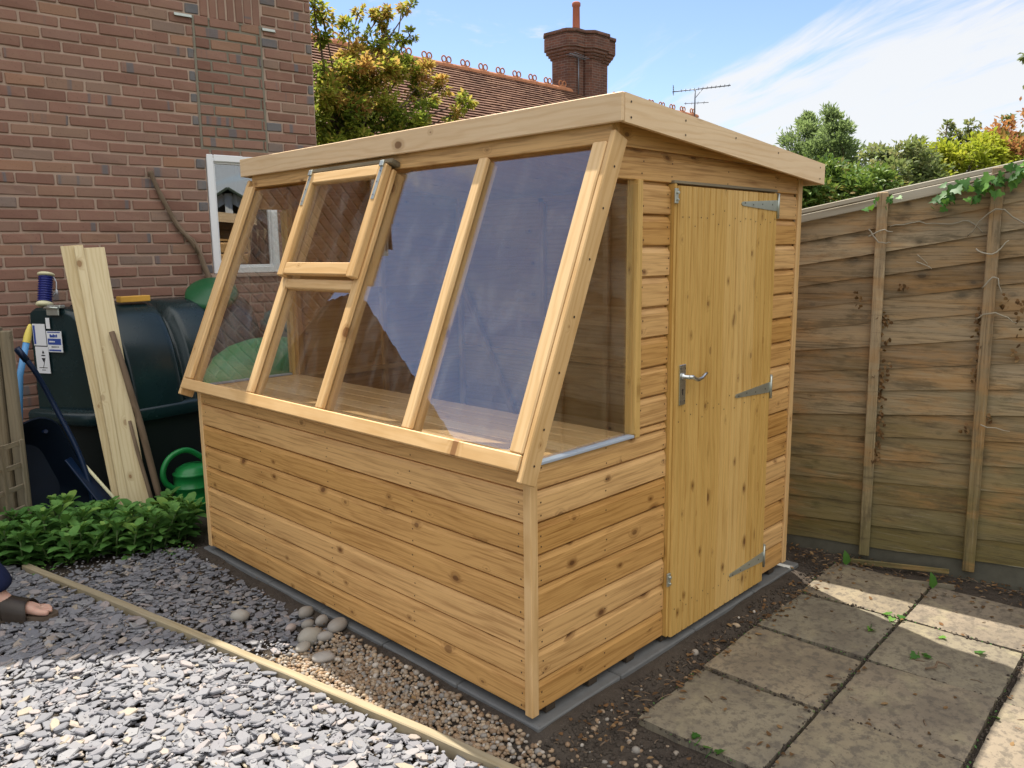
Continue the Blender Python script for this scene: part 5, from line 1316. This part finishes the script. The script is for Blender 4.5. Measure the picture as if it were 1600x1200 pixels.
# ------------------------------------------------------------------ ivy on the fence
iv = thing('ivy', FP(.95, 1.98, .03), 'green ivy trailing over the fence top near the right edge', 'ivy')
m = M(); st = M()
def vine(pts, r=.004, leaves=0, sz=.05):
    st.tube(pts, r, 6)
    for _ in range(leaves):
        i = rng.randrange(len(pts)-1); p = Vector(pts[i]).lerp(Vector(pts[i+1]), rng.random()) + Vector((rng.gauss(0, .018), rng.gauss(0, .02), rng.gauss(-.008, .022))) + FN*.02
        ivy_leaf(m, p, FN + Vector((rng.gauss(0, .5), rng.gauss(0, .5), rng.gauss(.45, .4))), Vector((rng.gauss(0, .6), rng.gauss(0, .6), -.8)), rng.uniform(.6, 1.1)*sz, 0, rng.random())
vine([FP(.66, ftop(.66)-.07, .08), FP(.74, ftop(.74)-.035, .08), FP(.84, ftop(.84)-.02, .085), FP(.95, ftop(.95)-.015, .08), FP(1.1, ftop(1.1)-.01, .08), FP(1.4, ftop(1.4), .07)], .005, 74, .052)
vine([FP(.70, ftop(.70)-.05, .08), FP(.66, ftop(.66)-.09, .085), FP(.62, ftop(.62)-.10, .085)], .003, 3, .045)
vine([FP(.78, ftop(.78)-.05, .08), FP(.79, ftop(.79)-.11, .085)], .003, 4, .05)
vine([FP(.84, ftop(.84)-.04, .08), FP(.86, ftop(.86)-.10, .085)], .003, 4, .055)
obj('leaves', m, L_IVY, iv); obj('stem', st, W_STICK, iv)
m = M(); st = M()
vine([FP(.33, ftop(.33)-.04, .07), FP(.40, ftop(.40)-.015, .09), FP(.44, ftop(.44)-.03, .09)], .004, 9, .034)
obj_ = tag(obj('ivy', m, L_IVY, None, FP(.40, 1.86, .07)), 'tiny bright ivy tuft on top of the fence batten nearest the shed', 'ivy')
m = M()
def twigl(p):
    P_, R_ = smooth_path([FP(*q) for q in p], [.0034]*(len(p)-1) + [.0016]); m.tube([q + Vector((0, rng.gauss(0, .002), rng.gauss(0, .003))) for q in P_], R_, 6)
twigl([(.42, 1.735, .035), (.55, 1.75, .032), (.66, 1.74, .034), (.76, 1.75, .034), (.82, 1.70, .04)])
twigl([(.33, 1.69, .07), (.39, 1.715, .085), (.44, 1.71, .08)]); twigl([(.33, 1.72, .07), (.38, 1.665, .085), (.44, 1.655, .08)]); twigl([(.80, 1.62, .07), (.87, 1.60, .085), (.93, 1.66, .08)])
twigl([(.76, 1.68, .04), (.87, 1.80, .085), (1.0, 1.72, .05), (1.1, 1.70, .05)]); twigl([(.84, 1.44, .075), (.89, 1.50, .085), (.92, 1.42, .08)]); twigl([(.55, 1.56, .035), (.62, 1.53, .035)]); twigl([(.82, 1.30, .06), (.90, 1.33, .085), (.99, 1.28, .06)]); twigl([(.88, .80, .085), (1.0, .77, .05)]); twigl([(.55, 1.6, .035), (.60, 1.55, .035)])
tag(obj('dry_vine', m, W_CAP, None, FP(.7, 1.6, .04)), 'pale dry climber stems stuck across the weathered fence boards', 'dead stem')
m = M()
for (u, z0, z1, n) in ((.425, .55, 1.32, 120), (.845, 1.0, 1.38, 46), (.30, 1.30, 1.42, 10), (.82, .75, .8, 6), (1.0, 1.1, 1.4, 20), (.50, 1.42, 1.46, 6), (.94, 1.35, 1.42, 8), (.90, .82, .86, 8)):
    for _ in range(n):
        zz = rng.uniform(z0, z1); p = FP(u + rng.gauss(0, .014), zz, .035 + rng.uniform(0, .02))
        leaf(m, p, Vector((rng.gauss(0, .5), rng.gauss(0, .7), -1)), FN + Vector((rng.gauss(0, .4),)*3), rng.uniform(.014, .030), rng.uniform(.010, .02), 0, None, rng.uniform(-.3, .5), rng.uniform(-.3, .5))
dl = obj('dead_leaves', m, L_DEAD, None, FP(.43, .9, .04)); dl['label'] = 'curled brown dead leaves caught beside the fence battens'; dl['category'] = 'dead leaves'; dl['kind'] = 'stuff'

# ------------------------------------------------------------------ trees and shrubs
def ray_at(px, py, dist):
    d = CF + CR*((px-800)/FPX) - CU*((py-600)/FPX); h = math.hypot(d.x, d.y); return CAM + d*(dist/h)
def crown(m, c, rad, n, size, sub=10, squash=1.0, upw=0.0, mi=0, tl=0, tw=.5, core=.35):
    c = Vector(c); tb = rng.gauss(0, .12)
    subs = []
    for _ in range(sub):
        v = Vector((rng.gauss(0, 1), rng.gauss(0, 1), rng.gauss(0, 1))).normalized()*rad*rng.uniform(core, 1.0); v.z *= squash; subs.append((c+v, rad*rng.uniform(.22, .42), rng.gauss(0, .14)))
    for _ in range(n):
        s, r, t = rng.choice(subs)
        v = Vector((rng.gauss(0, .55), rng.gauss(0, .55), rng.gauss(0, .45)))*r
        d = (v.normalized()*.6 + (s-c).normalized()*.5 + Vector((rng.gauss(0, .5), rng.gauss(0, .5), rng.gauss(upw, .4)))).normalized()
        p = s+v; sz = size*rng.uniform(.6, 1.25)
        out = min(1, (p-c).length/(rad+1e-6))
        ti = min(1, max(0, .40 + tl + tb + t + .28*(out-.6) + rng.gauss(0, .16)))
        up = Vector((rng.gauss(0, .5), rng.gauss(0, .5), 1)); sd = d.cross(up); 
        if sd.length < 1e-3: continue
        sd.normalize(); nn = sd.cross(d)
        q = [p, p + d*sz*.5 + sd*sz*tw*.5 + nn*sz*.08, p + d*sz - nn*sz*.12, p + d*sz*.5 - sd*sz*tw*.5 + nn*sz*.08]
        m.add(q, [[0, 1, 2], [0, 2, 3]], None, ti, mi, True)
    return subs
def limb(m, a, b, ra, rb, sag=.1, n=6):
    a, b = Vector(a), Vector(b); pts = []
    o = Vector((rng.gauss(0, 1), rng.gauss(0, 1), rng.gauss(0, .6)))*sag*(b-a).length
    for i in range(n+1): t = i/n; pts.append(a.lerp(b, t) + o*math.sin(math.pi*t)*.5)
    m.tube(pts, [ra+(rb-ra)*i/n for i in range(n+1)], 7); return pts
def make_tree(name, base, fork, clusters, lm, label, cat, group, size, tw=.5, trunk_r=.09, twigs=True, upw=.0):
    t = thing(name, base, label, cat, group); tr, cr = M(), M()
    base, fork = Vector(base), Vector(fork); limb(tr, base, fork, trunk_r, trunk_r*.7, .04)
    for (p, rad, n, sub, tl) in clusters:
        L_ = (Vector(p)-fork).length
        pts = limb(tr, fork, p, max(.008, trunk_r*.32*min(1, rad*2+.2)), .006, .10)
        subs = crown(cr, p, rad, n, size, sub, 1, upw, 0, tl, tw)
        if twigs:
            for s, r, _ in subs[:8]: limb(tr, p, s, .006, .002, .1, 3)
    obj('crown', cr, lm, t); obj('trunk', tr, BARK, t); return t
A = ray_at
cl = []
for px, py, d, rad, n, sub, tl in ((520, 185, 8.4, .30, 1300, 9, -.12), (555, 175, 8.8, .34, 1500, 10, -.12), (600, 190, 8.8, .30, 1200, 9, -.12), (640, 205, 8.6, .22, 600, 7, .0), (540, 130, 8.6, .30, 1300, 9, .05), (590, 120, 8.8, .28, 1200, 9, .2), (630, 110, 9, .20, 700, 8, .28), (665, 118, 9, .15, 400, 6, .22), (660, 145, 9, .16, 450, 6, .1), (565, 95, 8.8, .22, 700, 8, .25),
    (515, 110, 8.5, .22, 650, 8, .0), (498, 150, 8.3, .22, 700, 7, -.08), (690, 138, 8.9, .10, 220, 5, .15), (725, 160, 8.8, .10, 200, 5, .22), (705, 180, 8.8, .12, 170, 5, .15), (660, 185, 8.7, .14, 260, 6, .1), (545, 45, 8.8, .10, 200, 5, .1), (560, 22, 9, .06, 60, 4, .2), (585, 70, 8.9, .13, 220, 6, .1), (590, 30, 9, .11, 240, 5, .15), (610, 22, 9, .09, 180, 4, .15), (628, 12, 9.1, .06, 90, 4, .15), (645, 4, 9.1, .04, 40, 3, .1), (600, 60, 9, .08, 110, 5, .0), (622, 66, 9, .09, 120, 5, -.02), (640, 55, 9, .06, 80, 4, -.02), (505, 30, 8.4, .14, 200, 7, .12), (490, 12, 8.3, .14, 200, 6, .1), (500, 60, 8.4, .10, 120, 5, .05), (535, 215, 8.5, .28, 900, 8, -.15), (595, 225, 8.6, .22, 600, 7, -.05), (480, 190, 8.2, .2, 400, 6, -.1), (520, 240, 8.4, .3, 700, 8, -.1)):
    cl.append((A(px, py, d), rad, n, sub, tl))
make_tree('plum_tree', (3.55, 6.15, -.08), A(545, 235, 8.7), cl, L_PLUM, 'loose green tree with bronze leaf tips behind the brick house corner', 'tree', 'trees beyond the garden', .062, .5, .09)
GT = 'shrubs and trees beyond the fence'
def grow(name, base_px, dist, cl, lm, label, cat, size, tw=.5, r=.06, **k):
    b = A(base_px, 600, dist); b.z = -.08; f = b + Vector((0, 0, 1.5))
    make_tree(name, b, f, [(A(px, py, d), rad, int(n*1.5), sub+2, tl) for px, py, d, rad, n, sub, tl in cl], lm, label, cat, GT, size, tw, r, **k)
grow('conifer', 1268, 9.6, [(1262, 195, 9.6, .12, 500, 6, .1), (1262, 218, 9.6, .22, 1100, 9, .05), (1258, 245, 9.6, .28, 1300, 9, 0), (1268, 275, 9.6, .32, 1100, 9, -.1), (1264, 182, 9.6, .05, 130, 4, .1)], L_CON, 'slimmer grey green conifer just right of the shed roof', 'tree', .055, .28, upw=.7)
grow('conifer', 1305, 9.0, [(1301, 186, 9.0, .08, 320, 5, .1), (1302, 205, 9.0, .19, 1000, 8, .05), (1305, 235, 9.0, .27, 1500, 10, 0), (1308, 262, 9.0, .33, 1500, 10, -.05), (1300, 178, 9.0, .035, 70, 3, .1)], L_CON, 'taller pointed grey green conifer of the pair behind the fence', 'tree', .055, .28, upw=.7)
grow('laurel', 1300, 6.6, [(1262, 305, 6.4, .26, 900, 9, -.05), (1295, 300, 6.6, .28, 1100, 9, 0), (1330, 298, 6.6, .26, 900, 9, .05), (1350, 315, 6.4, .22, 600, 8, 0), (1275, 270, 6.8, .16, 450, 7, .1), (1318, 275, 6.8, .14, 350, 6, .12), (1240, 315, 6.3, .22, 600, 8, -.05), (1380, 300, 6.4, .2, 500, 8, 0)], L_DARK, 'dark glossy evergreen bush beside the shed behind the fence', 'shrub', .050, .5)
grow('hedge_shrub', 1420, 7.0, [(1395, 272, 7, .20, 700, 8, .1), (1425, 262, 7, .18, 600, 8, .15), (1400, 298, 6.8, .25, 700, 8, -.05), (1440, 285, 6.9, .22, 600, 8, 0), (1375, 258, 7.2, .13, 260, 6, .2), (1360, 280, 7, .16, 350, 6, .05), (1415, 242, 7.2, .10, 160, 5, .2), (1388, 240, 7.2, .07, 90, 4, .15)], L_OLV, 'mixed grey green shrub with pale tips between laurel and lime bush', 'shrub', .050, .5)
grow('lime_shrub', 1500, 7.4, [(1470, 262, 7.4, .20, 800, 8, .1), (1500, 252, 7.4, .24, 1000, 9, .15), (1535, 250, 7.4, .22, 900, 9, .1), (1455, 285, 7.2, .20, 600, 8, 0), (1510, 275, 7.2, .25, 700, 8, 0), (1480, 235, 7.5, .10, 240, 5, .15), (1440, 240, 7.5, .10, 160, 5, .1)], L_YEL, 'bright lime green shrub showing above the fence rail', 'shrub', .045, .5)
grow('rose_sapling', 1490, 8.0, [(1480, 195, 8, .035, 40, 3, .1), (1484, 212, 8, .08, 110, 5, .1), (1512, 200, 8, .05, 60, 4, .1), (1505, 225, 8, .11, 160, 6, .1), (1525, 215, 8, .08, 90, 5, .1), (1555, 205, 8.1, .06, 60, 4, .0), (1568, 195, 8.1, .05, 50, 4, 0), (1580, 185, 8.1, .03, 30, 3, 0), (1490, 235, 8, .12, 200, 6, .1), (1440, 225, 8, .06, 70, 4, .1), (1425, 232, 8, .05, 50, 4, .1)], L_OLV, 'tall thin sprays rising above the lime bush', 'sapling', .045, .5, .03)
grow('photinia', 1580, 7.8, [(1575, 232, 7.8, .20, 800, 8, .2), (1610, 222, 7.8, .26, 900, 9, .2), (1560, 255, 7.6, .20, 600, 8, .1), (1600, 255, 7.6, .25, 700, 8, .1), (1640, 230, 7.8, .26, 700, 8, .1), (1555, 232, 7.8, .10, 240, 5, .3)], L_RED, 'shrub with red young leaves at the right edge above the fence', 'shrub', .048, .5)
grow('overhanging_tree', 1760, 9.0, [(1605, 86, 8.6, .05, 50, 4, .1), (1640, 80, 8.7, .12, 160, 6, .1), (1690, 60, 8.8, .3, 700, 9, .1), (1760, 40, 9, .5, 1400, 12, .1)], L_OLV, 'tree whose tip just enters the picture at the right edge', 'tree', .05, .5)

# ------------------------------------------------------------------ the person whose foot shows at the left edge
PF = Vector((.76, -.65, 0)); PR = Vector((-.65, -.76, 0))        # facing; the person's right
HIP = Vector((-1.42, 2.63, .875)); LA = Vector((-1.015, 2.375, .106)); RA = Vector((-1.50, 2.50, .106))
def skin_mesh(name, verts, edges, rads, root=0, sub=2):
    me = bpy.data.meshes.new(name); me.from_pydata([tuple(v) for v in verts], edges, []); o = bpy.data.objects.new(name, me); C.objects.link(o)
    md = o.modifiers.new('skin', 'SKIN'); md.use_smooth_shade = True
    for i, r in enumerate(rads):
        d = me.skin_vertices[0].data[i]; d.radius = (r, r) if isinstance(r, (int, float)) else r; d.use_root = (i == root)
    sd = o.modifiers.new('sub', 'SUBSURF'); sd.levels = sub; sd.render_levels = sub
    dg = bpy.context.evaluated_depsgraph_get(); dg.update(); ev = o.evaluated_get(dg); out = bpy.data.meshes.new_from_object(ev)
    bpy.data.objects.remove(o); return out
class Sk:
    def __init__(s): s.v = []; s.e = []; s.r = []
    def p(s, v, r, parent=None):
        s.v.append(Vector(v)); s.r.append(r); i = len(s.v)-1
        if parent is not None: s.e.append((parent, i))
        return i
def put_mesh(name, me, mt, parent):
    org = world_loc(parent)
    me.transform(Matrix.Translation(-org)); me.materials.clear(); me.materials.append(mt)
    a = me.attributes.get('tint') or me.attributes.new('tint', 'FLOAT', 'POINT'); a.data.foreach_set('value', [.5]*len(me.vertices))
    o = bpy.data.objects.new(name, me); C.objects.link(o); o.parent = parent; return o
person = thing('person', (-1.30, 2.46, 0), 'person in navy trousers and brown open-toed sandals standing on the slate at the left edge', 'person')
up = Vector((0, 0, .94))
b = Sk()
pel = b.p(HIP, .125); bel = b.p(HIP+up*.16, .125, pel); che = b.p(HIP+up*.36, .145, bel); nk = b.p(HIP+up*.535, .062, che); nk2 = b.p(HIP+up*.60+PF*.015, .058, nk)
hd = b.p(HIP+up*.68+PF*.03, .083, nk2); hd2 = b.p(HIP+up*.755+PF*.02, .088, hd); hd3 = b.p(HIP+up*.81+PF*.01, .06, hd2)
b.p(HIP+up*.70+PF*.122, .012, hd); b.p(HIP+up*.655+PF*.10, .022, hd)          # nose, chin
for s in (-1, 1): b.p(HIP+up*.705+PR*(.094*s)+PF*.005, .014, hd)               # ears
for s, ank in ((-1, LA), (1, RA)):
    h = b.p(HIP+PR*(.095*s)-up*.05, .09, pel); knee = HIP.lerp(ank, .53)+PR*(.06*s)*.5+PF*.05; k = b.p(knee, .056, h); cf = b.p(knee.lerp(ank, .35)-PF*.02, .055, k); a = b.p(ank, .036, cf)
    heel = b.p(ank-PF*.035-up*.045, .030, a); mid = b.p(ank+PF*.085-up*.042, .034, a); ball = b.p(ank+PF*.145-up*.058, .030, mid)
    inn = PR*(-s)                                                              # towards the other foot
    for q, (lat, ln, r) in enumerate(((.036, .076, .0165), (.012, .080, .0105), (-.007, .072, .0098), (-.024, .061, .0092), (-.040, .048, .0085))):
        t1 = b.p(ank+PF*(.165+ln*.35)+inn*lat-up*.060, r, ball); b.p(ank+PF*(.16+ln)+inn*lat-up*.066, r*.8, t1)
    sh = b.p(HIP+up*.47+PR*(.185*s), .062, che); el_ = b.p(HIP+up*.19+PR*(.235*s)-PF*.04, .042, sh); wr = b.p(HIP-up*.05+PR*(.235*s)+PF*.07, .027, el_); pm = b.p(HIP-up*.125+PR*(.235*s)+PF*.095, .032, wr)
    for q in range(4):
        f1 = b.p(HIP-up*(.165+.004*(q in (1, 2)))+PR*(.225*s)+PF*(.128-.020*q), .009, pm); b.p(HIP-up*(.215+.010*(q in (1, 2)))+PR*(.215*s)+PF*(.125-.020*q), .0075, f1)
    t1 = b.p(HIP-up*.115+PR*(.215*s)+PF*.135, .010, pm); b.p(HIP-up*.155+PR*(.205*s)+PF*.15, .008, t1)
put_mesh('body', skin_mesh('body', b.v, b.e, b.r), SKIN, person)
t = Sk(); pel = t.p(HIP+up*.03, .145); t.p(HIP+up*.12, .138, pel)
for s, ank in ((-1, LA), (1, RA)):
    h = t.p(HIP+PR*(.098*s)-up*.06, .108, pel); knee = HIP.lerp(ank, .53)+PR*(.06*s)*.5+PF*.05; k = t.p(knee, .078, h); c2 = t.p(knee.lerp(ank, .4)-PF*.015, .072, k); a = t.p(ank+up*.10-PF*.005, .078, c2); t.p(ank+up*.030-PF*.004, .086, a)
put_mesh('trousers', skin_mesh('trousers', t.v, t.e, t.r), NAVY, person)
t = Sk(); be = t.p(HIP+up*.13, .15); ch_ = t.p(HIP+up*.37, .165, be); t.p(HIP+up*.50, .085, ch_); t.p(HIP+up*.0, .150, be)
for s in (-1, 1): sh = t.p(HIP+up*.475+PR*(.185*s), .078, ch_); t.p(HIP+up*.30+PR*(.222*s)-PF*.02, .066, sh)
put_mesh('shirt', skin_mesh('shirt', t.v, t.e, t.r), SHIRT, person)
m = M(); m.ball(HIP+up*.775+PF*.0, (.104, .104, .088), 18, 12, 0); m.ball(HIP+up*.72-PF*.035, (.092, .092, .09), 16, 10, 0); obj('hair', m, HAIR, person)
for s in (-1, 1): m = M(); m.ball(HIP+up*.722+PF*.108+PR*(.033*s), .011, 8, 6, 0); obj('eye', m, LABELK, person)
m = M(); m.box(HIP+up*.665+PF*.113, (PR, PF, up), (.024, .006, .005), .003); obj('lips', m, SOLE, person)
def sandal(ank, s):
    inn = PR*(-s)
    out = [(-.075, .0), (-.068, .025), (-.04, .034), (.03, .036), (.10, .046), (.16, .052), (.21, .047), (.245, .030), (.258, .006), (.25, -.018), (.225, -.036), (.18, -.048), (.12, -.048), (.05, -.038), (-.04, -.034), (-.068, -.025)]
    m = M(); g_z = ank.z-.088
    m.prism([(a, l) for a, l in out], Vector((ank.x, ank.y, .006)), PF, inn, up, .026, 0)
    so = obj('sandal', m, SOLE, person)
    m = M(); secs = []
    for a, w_, h in ((.035, .047, .108), (.06, .049, .102), (.10, .055, .086), (.135, .060, .076), (.15, .061, .070)):
        for rr in (0,): secs.append([Vector((ank.x, ank.y, 0)) + PF*(a - .018*math.sin(t_)) + inn*(w_*math.cos(t_)) + up*(.026 + h*math.sin(t_)**.8) for t_ in [math.pi*k/14 for k in range(15)]])
    n = 15
    sec2 = [[p + (p - (Vector((ank.x, ank.y, .02)) + PF*PF.dot(p-Vector((ank.x, ank.y, 0))))).normalized()*.005 for p in sc_] for sc_ in secs]
    for S2, fl in ((secs, 1), (sec2, 0)):
        vs = [p for q in S2 for p in q]; fs = [[i*n+k, i*n+k+1, (i+1)*n+k+1, (i+1)*n+k] for i in range(len(S2)-1) for k in range(n-1)]
        m.add(vs, fs, None, .5, 0, True)
    for e in (0, -1): vs = secs[e] + sec2[e]; m.add(vs, [[k, k+1, n+k+1, n+k] for k in range(n-1)], None, .5, 0, True)
    m.tube(sec2[-1], .003, 6); m.tube(sec2[0], .003, 6)
    obj('upper', m, LEATH, so)
sandal(LA, -1); sandal(RA, 1)
